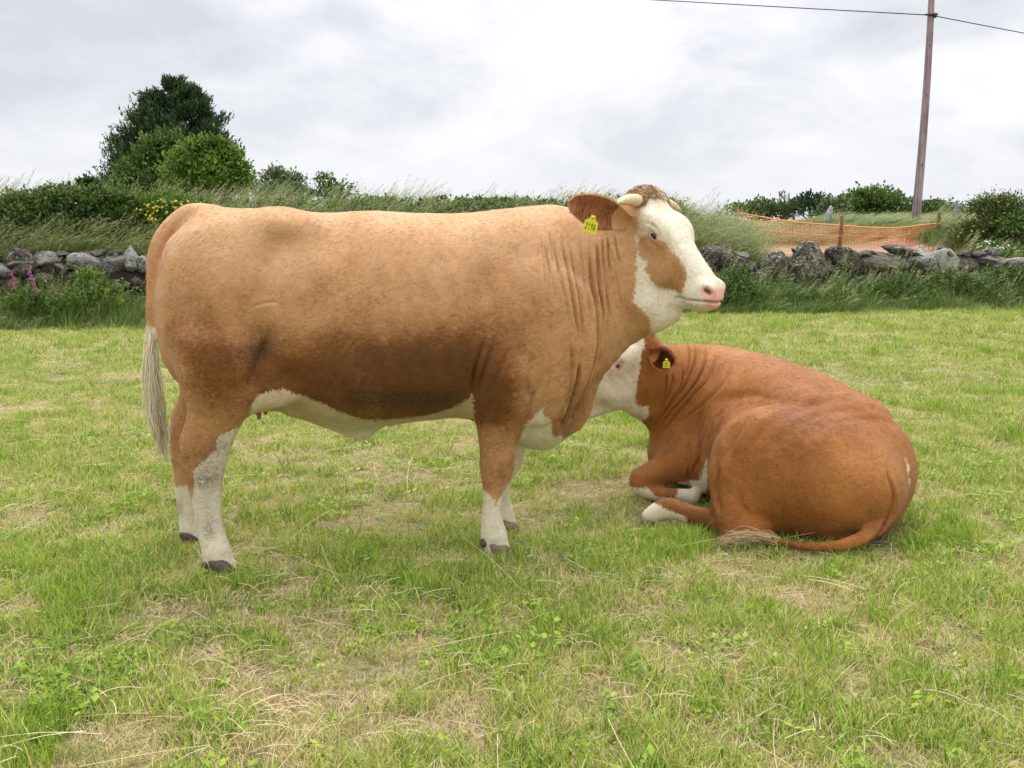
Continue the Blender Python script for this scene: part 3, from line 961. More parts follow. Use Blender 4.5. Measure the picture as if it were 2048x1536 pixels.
def build_marker_stones():
    p = at(1912, 440, 21.5); z0 = gzp(p[0], 21.5)
    v, f_ = blob((0, 0, 0), (1, 1, 1), 6, 0.10, 3); v = np.array(v)
    v[:, 0] += 0.25 * v[:, 2] * 0.3; v[:, 0] *= 1 - 0.25 * np.clip(v[:, 2], 0, 1)
    top = at(1914, 404, 21.5)[2]
    m = stone_material('upright_stone', (0.16, 0.13, 0.145), (0.34, 0.29, 0.32), (0.47, 0.42, 0.45), (0.55, 0.50, 0.52))
    o = mesh_obj('standing_stone', v, f_, m, None, loc=(p[0], 21.5, (z0 - .1 + top) / 2)); o.scale = (0.095, 0.09, (top - z0 + .1) / 2)
    tag(o, 'slim grey upright stone beside the gorse bush, right of the netting', 'stone', 'upright stones')
    p = at(1657, 430, 27.0); z0 = gzp(p[0], 27.0); top = at(1660, 410, 27.0)[2]
    o = mesh_obj('standing_stone', v * np.array([-1, 1, 1]), [q[::-1] for q in f_], MAT_STONE_PALE, None, loc=(p[0], 27.0, (z0 - .1 + top) / 2)); o.scale = (0.10, 0.09, (top - z0 + .1) / 2); o.rotation_euler = (0, 0.25, 0)
    tag(o, 'white leaning upright stone in long grass behind the orange netting', 'stone', 'upright stones')


build_marker_stones()

# ================================================================== foliage
def leaf_material(name, stops, trans=0.35, rough=0.55):
    m, b, bs = material(name, rough, 0.25)
    a = b.add('ShaderNodeAttribute', attribute_name='tint').outputs['Fac']
    o = b.add('ShaderNodeTexCoord').outputs['Object']
    n = b.noise(o, 1.6, 4, 0.6)
    f = b.math('ADD', a, b.math('MULTIPLY', b.math('SUBTRACT', n, 0.5), 0.55), clamp=True)
    c = b.ramp(f, stops)
    b.l.new(c, bs.inputs['Base Color'])
    tr = b.add('ShaderNodeBsdfTranslucent'); b.l.new(c, tr.inputs[0])
    mx_ = b.add('ShaderNodeMixShader', {0: trans}); b.l.new(bs.outputs[0], mx_.inputs[1]); b.l.new(tr.outputs[0], mx_.inputs[2])
    out = [n_ for n_ in b.n if n_.type == 'OUTPUT_MATERIAL'][0]
    b.l.new(mx_.outputs[0], out.inputs[0])
    return m


def leaves_mesh(name, P, D, U, L, W, tints, mat, parent, shape='leaf'):
    """P base points, D leaf axis, U leaf normal, L lengths, W widths; each leaf a folded blade of 4 triangles"""
    D = D / (np.linalg.norm(D, axis=1)[:, None] + 1e-9); S_ = np.cross(D, U); S_ /= np.linalg.norm(S_, axis=1)[:, None] + 1e-9
    Nn = np.cross(S_, D)
    L = L[:, None]; W = W[:, None]
    v0 = P; v1 = P + D * L * 0.5 + S_ * W * 0.5 + Nn * W * 0.12; v2 = P + D * L; v3 = P + D * L * 0.5 - S_ * W * 0.5 + Nn * W * 0.12
    V = np.stack([v0, v1, v2, v3], 1).reshape(-1, 3)
    i = np.arange(len(P))[:, None] * 4
    Q = i + np.array([[0, 1, 2, 3]])
    o = mesh_obj(name, V, Q, mat, parent, smooth=False)
    attr(o, 'tint', np.repeat(tints, 4))
    return o


def crown_points(blobs, n, rnd, shell=0.28, lump=0.25, freq=2.6, inner=0.15):
    vol = np.array([b[1][0] * b[1][1] + b[1][1] * b[1][2] + b[1][0] * b[1][2] for b in blobs]); pr = vol / vol.sum()
    k = rnd.choice(len(blobs), n, p=pr)
    c = np.array([b[0] for b in blobs])[k]; r = np.array([b[1] for b in blobs])[k]
    d = rnd.normal(0, 1, (n, 3)); d /= np.linalg.norm(d, axis=1)[:, None]
    d[:, 2] = np.where(d[:, 2] < -0.45, -d[:, 2], d[:, 2])
    rad = 1 - shell * rnd.rand(n) ** 1.4
    inn = rnd.rand(n) < inner; rad[inn] = rnd.uniform(0.3, 0.8, inn.sum())
    lum = 1 + lump * 1.5 * (fbm(d * 1.0 + k[:, None] * 3.3, freq, 4, 4) - 0.5)
    P = c + d * r * (rad * lum)[:, None]
    return P, d, k


def shrub(name, base, blobs, n, size, mat, label, cat, group=None, seed=0, aspect=0.55, up=0.3, lump=0.5, droop=0.0, trunk=None, barkmat=None, flowers=None, leafname='foliage', needle=False):
    """a bush or tree: stems and a crown of separate leaves.  blobs in metres relative to base"""
    rnd = np.random.RandomState(1000 + seed)
    root = empty(name, tuple(base))
    tag(root, label, cat, group)
    nc = max(n // 14, 8)
    Pc, dc, kc = crown_points(blobs, nc, rnd, lump=lump)
    kk_ = rnd.randint(0, nc, n); d = dc[kk_]
    rc = (0.13 * np.mean([min(b[1]) for b in blobs]) + 0.35 * size) * rnd.uniform(0.5, 1.5, nc)[kk_]
    P = Pc[kk_] + rnd.normal(0, 1, (n, 3)) * rc[:, None] * (1, 1, 0.8)
    tone = rnd.normal(0, 0.16, nc)[kk_]
    D = d * 0.8 + rnd.normal(0, 0.6, P.shape) + np.array([0.15, 0, up])
    U = rnd.normal(0, 0.5, P.shape) + d + np.array([0, 0, 0.5])
    L = size * rnd.uniform(0.6, 1.35, n); W = L * aspect * rnd.uniform(0.8, 1.2, n)
    t = np.clip(0.5 + 0.16 * rnd.normal(0, 1, n) + tone, 0, 1)
    leaves_mesh(leafname, P, D, U, L, W, t, mat, root)
    bm_ = barkmat or MAT_BARK
    # stems reaching into each part of the crown
    tr = trunk or (0.03, 4)
    V = []; F = []
    for q, (c, r) in enumerate(blobs):
        for s_ in range(tr[1] if q < 6 else 1):
            e = np.array(c) + rnd.normal(0, 0.35, 3) * np.array(r); e[2] = max(e[2], 0.1)
            mid = e * 0.45 + rnd.normal(0, 0.05, 3) * np.array(r)
            v, f_ = tube(catmull([(rnd.normal(0, tr[0]), rnd.normal(0, tr[0]), -0.1), tuple(mid), tuple(e)], 3), np.linspace(tr[0], tr[0] * 0.2, 7), 5)
            F += [tuple(a + len(V) for a in q_) for q_ in f_]; V += list(v)
    mesh_obj('trunk' if cat == 'tree' else 'stems', V, F, bm_, root)
    if flowers:
        fm, fn, fs = flowers[:3]
        Pf, df, _ = crown_points(flowers[3] if len(flowers) > 3 else blobs, fn, rnd, shell=0.06, lump=lump, inner=0)
        V = []; Q = []
        for p, dd in zip(Pf, df):
            dd = dd + np.array([0, -0.6, 0.3]); dd /= np.linalg.norm(dd); a_ = np.cross(dd, (0, 0, 1.0)); a_ /= np.linalg.norm(a_); b_ = np.cross(dd, a_); p = p + dd * 0.03
            b0 = len(V); V.append(p + dd * fs * 0.25)
            for kk in range(5):
                an = 2 * PI * kk / 5 + rnd.rand() * 0.4; V.append(p + fs * 0.5 * (a_ * math.cos(an) + b_ * math.sin(an)))
            Q += [(b0, b0 + 1 + kk, b0 + 1 + (kk + 1) % 5) for kk in range(5)]
        fo = mesh_obj('flowers', V, Q, fm, root, smooth=False); fo['kind'] = 'stuff'
    return root


MAT_BARK = plain('bark', (0.085, 0.065, 0.045), 0.9, 0.1, 0.35, 9, 0.6)
MAT_LEAF_MID = leaf_material('mid_green_leaf', [(0.0, (0.020, 0.045, 0.008)), (0.45, (0.075, 0.135, 0.024)), (1.0, (0.190, 0.270, 0.065))])
MAT_LEAF_BRIGHT = leaf_material('bright_green_leaf', [(0.0, (0.040, 0.085, 0.010)), (0.5, (0.125, 0.215, 0.030)), (1.0, (0.28, 0.38, 0.08))])
MAT_LEAF_GREY = leaf_material('grey_green_leaf', [(0.0, (0.045, 0.070, 0.030)), (0.5, (0.125, 0.165, 0.075)), (1.0, (0.27, 0.31, 0.17))])
MAT_LEAF_DARK = leaf_material('dark_leaf', [(0.0, (0.010, 0.024, 0.008)), (0.5, (0.028, 0.060, 0.018)), (1.0, (0.070, 0.115, 0.035))], 0.2)
MAT_NEEDLE = leaf_material('pine_needle', [(0.0, (0.014, 0.032, 0.013)), (0.5, (0.045, 0.086, 0.030)), (1.0, (0.105, 0.160, 0.058))], 0.1)
MAT_BRAMBLE = leaf_material('bramble_leaf', [(0.0, (0.028, 0.055, 0.012)), (0.5, (0.105, 0.165, 0.038)), (0.86, (0.220, 0.270, 0.085)), (1.0, (0.30, 0.20, 0.08))])
MAT_YELLOW = plain('yellow_petal', (0.62, 0.47, 0.04), 0.6, 0.2)
MAT_WHITE_P = plain('white_petal', (0.75, 0.75, 0.68), 0.6, 0.2)
MAT_PURPLE = plain('purple_petal', (0.42, 0.07, 0.27), 0.5, 0.3, 0.2, 60)


def gpt(px, Y, dz=0.0):
    x = (px - 1024) / FPX * (Y * CP + 0.1)
    return np.array([x, Y, gzp(x, Y) + dz])


def zpx(py, Y):
    return at(1024, py, Y)[2]


def pine(px, Y, top_py, w_px, label, seed, n_br=70, dense=1.0, crown_from=0.12, lean=0.0):
    """Monterey-type pine: whorled limbs that turn up at the tips and carry brushes of needles"""
    rnd = np.random.RandomState(seed)
    b0 = gpt(px, Y, -0.1); H_ = zpx(top_py, Y) - b0[2]; Wm = w_px / FPX * Y / 2
    root = empty('pine_tree', tuple(b0)); tag(root, label, 'tree', 'trees beyond the wall')
    v, f_ = tube([(lean * t * t, 0, H_ * 0.97 * t) for t in np.linspace(0, 1, 9)], np.linspace(0.03 * H_, 0.006 * H_, 9), 8)
    mesh_obj('trunk', v, f_, MAT_BARK, root)
    V = []; F = []; P = []; D = []
    for q in range(n_br):
        t = crown_from + (1 - crown_from) * (q + rnd.rand()) / n_br
        az = rnd.rand() * 2 * PI
        prof = (math.sin(PI * (0.12 + 0.86 * (1 - t))) ** 0.8) if t > 0.75 else 1.0 - 0.45 * (t - 0.1)
        prof = np.interp(t, [0, .08, .2, .35, .5, .65, .8, .9, 1.0], [.95, 1.0, .96, .90, .80, .66, .46, .28, .07])
        ln = Wm * prof * rnd.uniform(0.74, 1.04)
        z0 = H_ * t * 0.93; dx, dy = math.cos(az), math.sin(az)
        pts = catmull([(0, 0, z0), (dx * ln * .5, dy * ln * .5, z0 + ln * .06), (dx * ln * .85, dy * ln * .85, z0 + ln * .20), (dx * ln, dy * ln, z0 + ln * .34 + 0.1)], 5)
        v, f_ = tube(pts, np.linspace(0.012 * H_ * (1.1 - t), 0.01, len(pts)), 4)
        F += [tuple(a + len(V) for a in q_) for q_ in f_]; V += list(v)
        nb = int((10 + 24 * prof) * dense)
        for s_ in range(nb):
            u = rnd.uniform(0.22, 1.0) ** 0.8; c = pts[min(int(u * (len(pts) - 1)), len(pts) - 1)]
            off = rnd.normal(0, 1, 3) * np.array([0.10, 0.10, 0.045]) * ln * (1.1 - 0.4 * u)
            tipd = np.array([dx * 0.35, dy * 0.35, 1.0]) + rnd.normal(0, 0.22, 3); tipd /= np.linalg.norm(tipd)
            sh = rnd.uniform(0.14, 0.34) * H_ / 6 * 1.25
            for w_ in range(11):
                a = rnd.uniform(0, 1); dd = tipd * 0.9 + rnd.normal(0, 0.38, 3)
                P.append(c + off + tipd * sh * a); D.append(dd)
    mesh_obj('limbs', V, F, MAT_BARK, root)
    P = np.array(P); D = np.array(D); n = len(P)
    U = rnd.normal(0, 1, P.shape)
    leaves_mesh('crown', P, D, U, rnd.uniform(0.10, 0.20, n) * H_ / 6 * 1.1, rnd.uniform(0.018, 0.034, n) * H_ / 6 * 1.5, np.clip(rnd.normal(.45, .25, n), 0, 1), MAT_NEEDLE, root)


pine(364, 38, 154, 280, 'tall dark pine tree standing behind the round bushes on the left', 41, 150, 2.2)
pine(1566, 92, 380, 70, 'small dark pine with open branches on the skyline right of the cow\'s face', 42, 34, 0.7, 0.05)


def px_blobs(base, Y, spec, depth=0.8):
    """crown lobes given as surveyed (px, py, width px, height px)"""
    out = []
    for px, py, w_, h_ in spec:
        c = at(px, py, Y) - base; s = Y / FPX
        out.append(((c[0], c[1], c[2]), (w_ * s / 2, w_ * s / 2 * depth, h_ * s / 2)))
    return out


def px_shrub(name, px, Y, spec, n, size, mat, label, cat='shrub', **kw):
    b0 = gpt(px, Y)
    return shrub(name, b0, px_blobs(b0, Y, spec, kw.pop('depth', 0.8)), n, size, mat, label, cat, **kw)


TG = 'trees beyond the wall'
SG = 'bushes on the bank'
px_shrub('broadleaf_tree', 330, 33, [(322, 330, 100, 90), (268, 352, 80, 60), (350, 300, 60, 46), (300, 300, 50, 40), (380, 345, 110, 90), (330, 365, 180, 70), (335, 280, 44, 34)], 16000, 0.125, MAT_LEAF_MID, 'rounded green tree in front of the tall pine, left of the brighter bush', 'tree', group=TG, seed=1, trunk=(0.09, 3))
px_shrub('broadleaf_tree', 425, 30, [(446, 326, 80, 66), (405, 302, 56, 44), (468, 352, 64, 56), (432, 296, 44, 34), (425, 350, 130, 80), (370, 345, 90, 70), (480, 372, 50, 44), (385, 318, 60, 46)], 15000, 0.115, MAT_LEAF_BRIGHT, 'brighter yellow-green bushy tree at the foot of the tall pine, in front on the right', 'tree', group=TG, seed=2, trunk=(0.08, 3))
px_shrub('leafy_bush', 178, 19, [(178, 378, 56, 34), (165, 392, 60, 30)], 2200, 0.075, MAT_LEAF_DARK, 'small dark bush topping the bank left of the pine', 'shrub', group=SG, seed=3)
px_shrub('leafy_bush', 562, 21, [(548, 362, 54, 42), (580, 372, 60, 46), (566, 392, 110, 44)], 3600, 0.075, MAT_LEAF_GREY, 'grey-green bush on the bank just right of the yellow-green tree', 'shrub', group=SG, seed=4, trunk=(0.02, 4))
px_shrub('leafy_bush', 655, 20.5, [(648, 366, 40, 34), (672, 384, 60, 40), (650, 400, 100, 34)], 1500, 0.075, MAT_LEAF_MID, 'thin sprigged bush on the bank above the standing cow\'s back', 'shrub', group=SG, seed=5, lump=0.5, trunk=(0.016, 5))
px_shrub('leafy_bush', 770, 19.5, [(770, 412, 110, 26), (720, 412, 60, 26)], 1500, 0.06, MAT_LEAF_MID, 'low bush peeping over the middle of the standing cow\'s back', 'shrub', group=SG, seed=6)
px_shrub('leafy_bush', 985, 19.5, [(960, 412, 120, 26), (1035, 412, 90, 22), (1090, 414, 60, 18)], 2400, 0.06, MAT_LEAF_MID, 'low bush peeping over the standing cow\'s shoulders', 'shrub', group=SG, seed=7)
# brambles and fern clothing the bank on the left
for i, (px, Y, spec, n, mt, lb) in enumerate([
    (30, 14.75, [(20, 440, 120, 90), (60, 480, 110, 70), (10, 500, 100, 50), (45, 412, 80, 50)], 6500, MAT_BRAMBLE, 'dark bramble mound at the far left above the stone wall'),
    (130, 14.95, [(120, 440, 120, 90), (160, 480, 110, 50), (110, 400, 90, 44), (150, 415, 90, 60)], 6500, MAT_BRAMBLE, 'bramble mound behind the flat grey stones of the wall'),
    (225, 15.2, [(215, 440, 110, 80), (250, 475, 100, 60), (205, 400, 90, 40), (240, 410, 80, 50)], 6000, MAT_LEAF_MID, 'tangled green thicket behind the pointed white stone'),
    (330, 15.5, [(310, 450, 110, 90), (360, 470, 110, 80), (330, 415, 120, 44), (400, 440, 100, 70)], 6000, MAT_LEAF_BRIGHT, 'thicket sprinkled with yellow flowers behind the standing cow\'s rump'),
]):
    fl = (MAT_YELLOW, 150, 0.045, px_blobs(gpt(px, Y), Y - 0.15, [(320, 428, 110, 46), (350, 415, 90, 26), (300, 440, 40, 40)])) if i == 3 else ((MAT_WHITE_P, 90, 0.03, px_blobs(gpt(px, Y), Y, [(18, 440, 60, 50)])) if i == 0 else None)
    px_shrub('bramble_thicket', px, Y, spec, n, 0.062, mt, lb, 'shrub', group=SG, seed=20 + i, lump=0.75, flowers=fl, trunk=(0.014, 4))
# undergrowth hidden mostly by the cow, joining the two ends of the bank
for i, px in enumerate((470, 600, 740, 880, 1020, 1160, 1290)):
    px_shrub('bank_scrub', px, 17.6 + 0.08 * i, [(px, 424, 190, 44), (px + 40, 452, 170, 60)], 2200, 0.07, MAT_LEAF_MID, 'low scrub on the bank showing just above the back of the standing cow', 'shrub', group='scrub on the bank behind the standing cow', seed=40 + i)
# right hand side
px_shrub('gorse_bush', 1965, 18.9, [(1985, 440, 110, 90), (2020, 430, 120, 70), (1955, 478, 90, 50), (2050, 450, 120, 100), (1980, 480, 160, 70), (1985, 412, 80, 34)], 11000, 0.065, leaf_material('gorse_leaf', [(0.0, (0.020, 0.038, 0.008)), (0.5, (0.075, 0.115, 0.022)), (0.9, (0.18, 0.21, 0.05)), (1.0, (0.40, 0.33, 0.04))]),
         'big gorse bush flecked with yellow flowers at the right edge', 'shrub', group=SG, seed=60, aspect=0.35, lump=0.4, flowers=(MAT_YELLOW, 110, 0.036))
px_shrub('leafy_bush', 2075, 18.3, [(2060, 470, 120, 90), (2100, 440, 120, 80)], 3500, 0.07, MAT_LEAF_MID, 'green bush cut by the right edge of the picture', 'shrub', group=SG, seed=61)
px_shrub('elder_flower_clump', 1985, 17.9, [(1990, 505, 80, 30), (1975, 495, 40, 20)], 700, 0.06, MAT_LEAF_BRIGHT, 'low clump of white flowers under the gorse bush', 'flower', seed=62, flowers=(MAT_WHITE_P, 60, 0.035))
for i, (px, Y, spec, n, sz, mt, lb) in enumerate([
    (1738, 88, [(1740, 412, 130, 60), (1700, 424, 80, 50), (1785, 424, 80, 56), (1740, 396, 90, 30), (1740, 440, 170, 40)], 7000, 0.33, MAT_LEAF_MID, 'broad round tree on the skyline left of the utility pole'),
    (1672, 84, [(1668, 420, 50, 44), (1655, 432, 50, 36)], 1800, 0.30, MAT_LEAF_GREY, 'pale willowy tree at the left shoulder of the broad round tree'),
    (1622, 95, [(1622, 410, 80, 40), (1610, 426, 120, 40), (1645, 420, 50, 36)], 3200, 0.30, MAT_LEAF_DARK, 'dark flat-topped tree between the small pine and the broad tree'),
    (1520, 94, [(1522, 421, 90, 36), (1485, 427, 90, 32), (1550, 428, 70, 36)], 3000, 0.30, MAT_LEAF_MID, 'low dark tree beside the left stake of the netting'),
    (1858, 90, [(1858, 424, 70, 46), (1890, 432, 70, 36), (1832, 434, 60, 40)], 2400, 0.30, MAT_LEAF_MID, 'bushy tree immediately right of the utility pole'),
    (1940, 97, [(1940, 435, 110, 34)], 1500, 0.32, MAT_LEAF_MID, 'low tree line behind the upright grey stone'),
]):
    px_shrub('broadleaf_tree', px, Y, spec, n, sz, mt, lb, 'tree', group=TG, seed=70 + i, trunk=(0.12, 2), depth=1.0)


# ---- foxgloves and a thistle at the foot of the wall
def foxglove(px, py_top, py_bot, Y, label, n=20):
    rnd = np.random.RandomState(int(px)); x = at(px, 600, Y)[0]; z0 = gzp(x, Y); zt = at(px, py_top, Y)[2]; zb = at(px, py_bot, Y)[2]
    root = empty('foxglove', (x, Y, z0)); tag(root, label, 'flower', 'foxgloves below the wall')
    v, f_ = tube([(0, 0, 0), (0.01, 0, (zt - z0) * .5), (0.0, 0, zt - z0)], [0.007, 0.006, 0.002], 5); mesh_obj('stem', v, f_, MAT_STALK, root)
    for i in range(n):
        t = i / (n - 1); z = zt - z0 - (zt - zb) * t; a = -PI / 2 + rnd.uniform(-1.5, 1.5); r = 0.012 + 0.016 * t
        d = np.array([math.cos(a), math.sin(a), -0.55]); p = np.array([0, 0, z]); v, f_ = tube([p, p + d * r * 1.2, p + d * r * 2.3], [0.003, 0.005 + 0.004 * t, 0.007 + 0.004 * t], 6)
        mesh_obj('blossom', v, f_, MAT_PURPLE, root)
    m_ = 40; P = np.column_stack([rnd.normal(0, .02, m_), rnd.normal(0, .02, m_), rnd.uniform(0, max(zb - z0, .1), m_)]); a = rnd.rand(m_) * 6.28
    leaves_mesh('leaves', P, np.column_stack([np.cos(a), np.sin(a), rnd.uniform(0, .6, m_)]), np.tile([0, 0, 1.0], (m_, 1)), rnd.uniform(.07, .14, m_), rnd.uniform(.03, .05, m_), rnd.rand(m_), MAT_LEAF_MID, root)


MAT_STALK = plain('green_stalk', (0.12, 0.18, 0.05), 0.7, 0.2)
foxglove(29, 540, 574, 13.30, 'leftmost purple foxglove below the wall')
foxglove(66, 538, 556, 13.45, 'purple foxglove against the dark rounded boulder, upper of two spikes', 12)
foxglove(72, 556, 582, 13.15, 'purple foxglove spike just in front of another one', 14)
foxglove(66, 590, 602, 12.95, 'lowest pink foxglove, close to the mown grass', 9)
foxglove(205, 551, 563, 13.35, 'single mauve flower head in the grass below the long grey stone', 8)

# weeds growing up against the wall
for i, (px, Y, spec, n, mt, lb) in enumerate([
    (190, 13.0, [(185, 580, 60, 90), (215, 600, 70, 70), (160, 612, 60, 50)], 1500, MAT_LEAF_BRIGHT, 'bright leafy weed clump in front of the long grey stone, left of the cow'),
    (60, 12.7, [(50, 610, 90, 50), (100, 618, 70, 40)], 1000, MAT_LEAF_MID, 'low weed clump under the foxgloves'),
    (1470, 14.9, [(1465, 575, 90, 70), (1500, 600, 80, 50), (1440, 600, 60, 50)], 1700, MAT_LEAF_MID, 'weed clump covering the wall just right of the standing cow\'s muzzle'),
    (1640, 15.3, [(1640, 605, 110, 46), (1590, 612, 80, 36)], 1100, MAT_BRAMBLE, 'bramble sprawling under the biggest upright boulder of the wall'),
    (1790, 15.6, [(1785, 580, 100, 50), (1830, 595, 90, 50), (1750, 598, 70, 36)], 1700, MAT_LEAF_MID, 'weed clump on the wall below the foot of the utility pole'),
    (1905, 15.9, [(1900, 568, 100, 56), (1940, 585, 100, 56)], 1800, MAT_BRAMBLE, 'bramble climbing the wall right of the pale rounded stone'),
    (2005, 16.1, [(2005, 565, 120, 56), (2050, 570, 90, 60)], 1700, MAT_LEAF_MID, 'weed clump on the wall at the right edge below the gorse'),
]):
    px_shrub('weed_clump', px, Y, spec, n, 0.055, mt, lb, 'weeds', group='weeds along the foot of the wall', seed=90 + i, lump=0.7, trunk=(0.008, 3))

# ================================================================== grasses
def blade_set(n, hgt, wid, spread, lean, tint, seed, lie=0.0, segs=3, wind=(0.0, 0.0), curl=0.5):
    """one tuft: n tapering blades; returns verts, quads, tint, along"""
    r = np.random.RandomState(seed); V = []; Q = []; T = []; A_ = []
    for i in range(n):
        a = r.rand() * 2 * PI; b0 = np.array([r.normal(0, spread), r.normal(0, spread), 0.0])
        h = hgt * r.uniform(0.45, 1.2); w_ = wid * r.uniform(0.6, 1.3); ln = lean * r.uniform(0.2, 1.3) + lie
        d = np.array([math.cos(a), math.sin(a)]) * ln + np.array(wind)
        face = r.rand() * PI; sd = np.array([math.cos(face), math.sin(face), 0]) * w_ / 2
        tt = np.clip(r.normal(tint[0], tint[1]), 0, 1)
        k0 = len(V)
        for s_ in range(segs + 1):
            t = s_ / segs
            up = h * (t - 0.35 * curl * t * t * min(ln, 1.2)) * (1.0 if lie < 1 else 0.25)
            hor = d * h * (t ** 1.5)
            c = b0 + np.array([hor[0], hor[1], up])
            ww = (1 - 0.85 * t ** 1.6)
            V += [c - sd * ww, c + sd * ww]; T += [tt, tt]; A_ += [t, t]
        for s_ in range(segs):
            b1 = k0 + 2 * s_; Q.append((b1, b1 + 1, b1 + 3, b1 + 2))
    return V, Q, T, A_


def grass_material(name, stops, rootc, trans=0.3):
    m, b, bs = material(name, 0.55, 0.22)
    a = b.add('ShaderNodeAttribute', attribute_name='tint').outputs['Fac']
    al = b.add('ShaderNodeAttribute', attribute_name='along').outputs['Fac']
    oi = b.add('ShaderNodeObjectInfo').outputs['Random']
    f = b.math('ADD', a, b.math('MULTIPLY', b.math('SUBTRACT', oi, 0.5), 0.30), clamp=True)
    c = b.ramp(f, stops)
    rf = b.math('MULTIPLY_ADD', al, -2.2, 0.75, clamp=True)
    c = b.mix(rf, c, (*rootc, 1))
    b.l.new(c, bs.inputs['Base Color'])
    tr = b.add('ShaderNodeBsdfTranslucent'); b.l.new(c, tr.inputs[0])
    mx_ = b.add('ShaderNodeMixShader', {0: trans}); b.l.new(bs.outputs[0], mx_.inputs[1]); b.l.new(tr.outputs[0], mx_.inputs[2])
    b.l.new(mx_.outputs[0], [n_ for n_ in b.n if n_.type == 'OUTPUT_MATERIAL'][0].inputs[0])
    return m


G_STOPS = [(0.0, (0.085, 0.165, 0.016)), (0.25, (0.245, 0.395, 0.036)), (0.48, (0.470, 0.590, 0.085)), (0.64, (0.60, 0.58, 0.20)), (0.78, (0.68, 0.50, 0.27)), (1.0, (0.88, 0.77, 0.52))]
MAT_GRASS = grass_material('mown_grass', G_STOPS, (0.36, 0.31, 0.14))
MAT_VERGE = grass_material('rough_grass', [(0.0, (0.040, 0.085, 0.012)), (0.4, (0.125, 0.205, 0.036)), (0.65, (0.250, 0.320, 0.095)), (0.82, (0.38, 0.37, 0.19)), (1.0, (0.50, 0.42, 0.26))], (0.14, 0.15, 0.05))


def proto(V, Q, T, A_, mat, name):
    me_o = mesh_obj(name, V, Q, mat, None, smooth=False)
    attr(me_o, 'tint', T); attr(me_o, 'along', A_)
    C.objects.unlink(me_o)
    return me_o


def straw_lying(n, seed, ln=(0.04, 0.13)):
    r = np.random.RandomState(seed); V = []; Q = []; T = []; A_ = []
    for i in range(n):
        L = r.uniform(*ln); a = r.rand() * 2 * PI; d = np.array([math.cos(a), math.sin(a), r.uniform(-.03, .10)]); b0 = np.array([r.normal(0, .05), r.normal(0, .05), r.uniform(.008, .03)])
        bend = r.normal(0, 0.14); sd = np.cross(d, (0, 0, 1.0)); sd /= np.linalg.norm(sd); w_ = r.uniform(.0007, .0014); k0 = len(V); tt = r.uniform(.80, 1)
        kink = r.uniform(0.3, 0.7)
        for s_ in range(5):
            t = s_ / 4; c = b0 + d * L * t + sd * bend * L * (t * t if r.rand() < 2 else 0) + np.array([0, 0, 0.008 * math.sin(PI * t)]) + sd * (0.5 * L * max(t - kink, 0) * (1 if i % 3 == 0 else 0))
            V += [c - sd * w_ + (0, 0, .0), c + sd * w_, c + (0, 0, w_ * 1.2)]; T += [tt] * 3; A_ += [1] * 3
        for s_ in range(4):
            b1 = k0 + 3 * s_
            Q += [(b1, b1 + 2, b1 + 5, b1 + 3), (b1 + 2, b1 + 1, b1 + 4, b1 + 5)]
    return V, Q, T, A_


def tall_stem(n, seed, h=(0.55, 0.95), wind=0.42, heads=True, green=0.62):
    """long flowering grass bowed by the wind, each stem with its feathery head"""
    r = np.random.RandomState(seed); V = []; Q = []; T = []; A_ = []
    def rib(P, w_, tt):
        k0 = len(V); P = np.array(P); f_ = r.rand() * PI; sd = np.array([math.cos(f_), math.sin(f_), 0.2])
        for i, c in enumerate(P):
            V.extend([c - sd * w_[i], c + sd * w_[i]]); T.extend([tt, tt]); A_.extend([0.8, 0.8])
        for i in range(len(P) - 1):
            b1 = k0 + 2 * i; Q.append((b1, b1 + 1, b1 + 3, b1 + 2))
    for i in range(n):
        H_ = r.uniform(*h); b0 = np.array([r.normal(0, .07), r.normal(0, .07), 0]); wd = wind * r.uniform(0.6, 1.4); sy = r.normal(0, .15)
        f = lambda t: b0 + np.array([wd * H_ * t ** 2.1, sy * H_ * t, H_ * (t - 0.22 * wd * t ** 3)])
        P = [f(t) for t in np.linspace(0, 1, 8)]
        rib(P, np.linspace(.0030, .0016, 8), np.clip(r.normal(green, .12), 0, 1))
        if heads:
            for q in range(9):
                t = 0.78 + 0.24 * q / 9; c = f(t); d = np.array([r.normal(.03, .02), r.normal(0, .02), r.uniform(.0, .03)])
                rib([c, c + d * .5, c + d], [.001, .0042, .001], np.clip(r.normal(.78, .1), 0, 1))
        for q in range(3):
            L = H_ * r.uniform(.3, .6); a = r.normal(0, 1.0); z0 = r.uniform(0, .25) * H_; c0 = b0 + np.array([0, 0, z0])
            rib([c0, c0 + np.array([math.cos(a) * L * .25, math.sin(a) * L * .25, L * .5]), c0 + np.array([math.cos(a) * L * .65 + .1 * L, math.sin(a) * L * .5, L * .62])], [.0035, .0038, .0006], np.clip(r.normal(.38, .14), 0, 1))
    return V, Q, T, A_


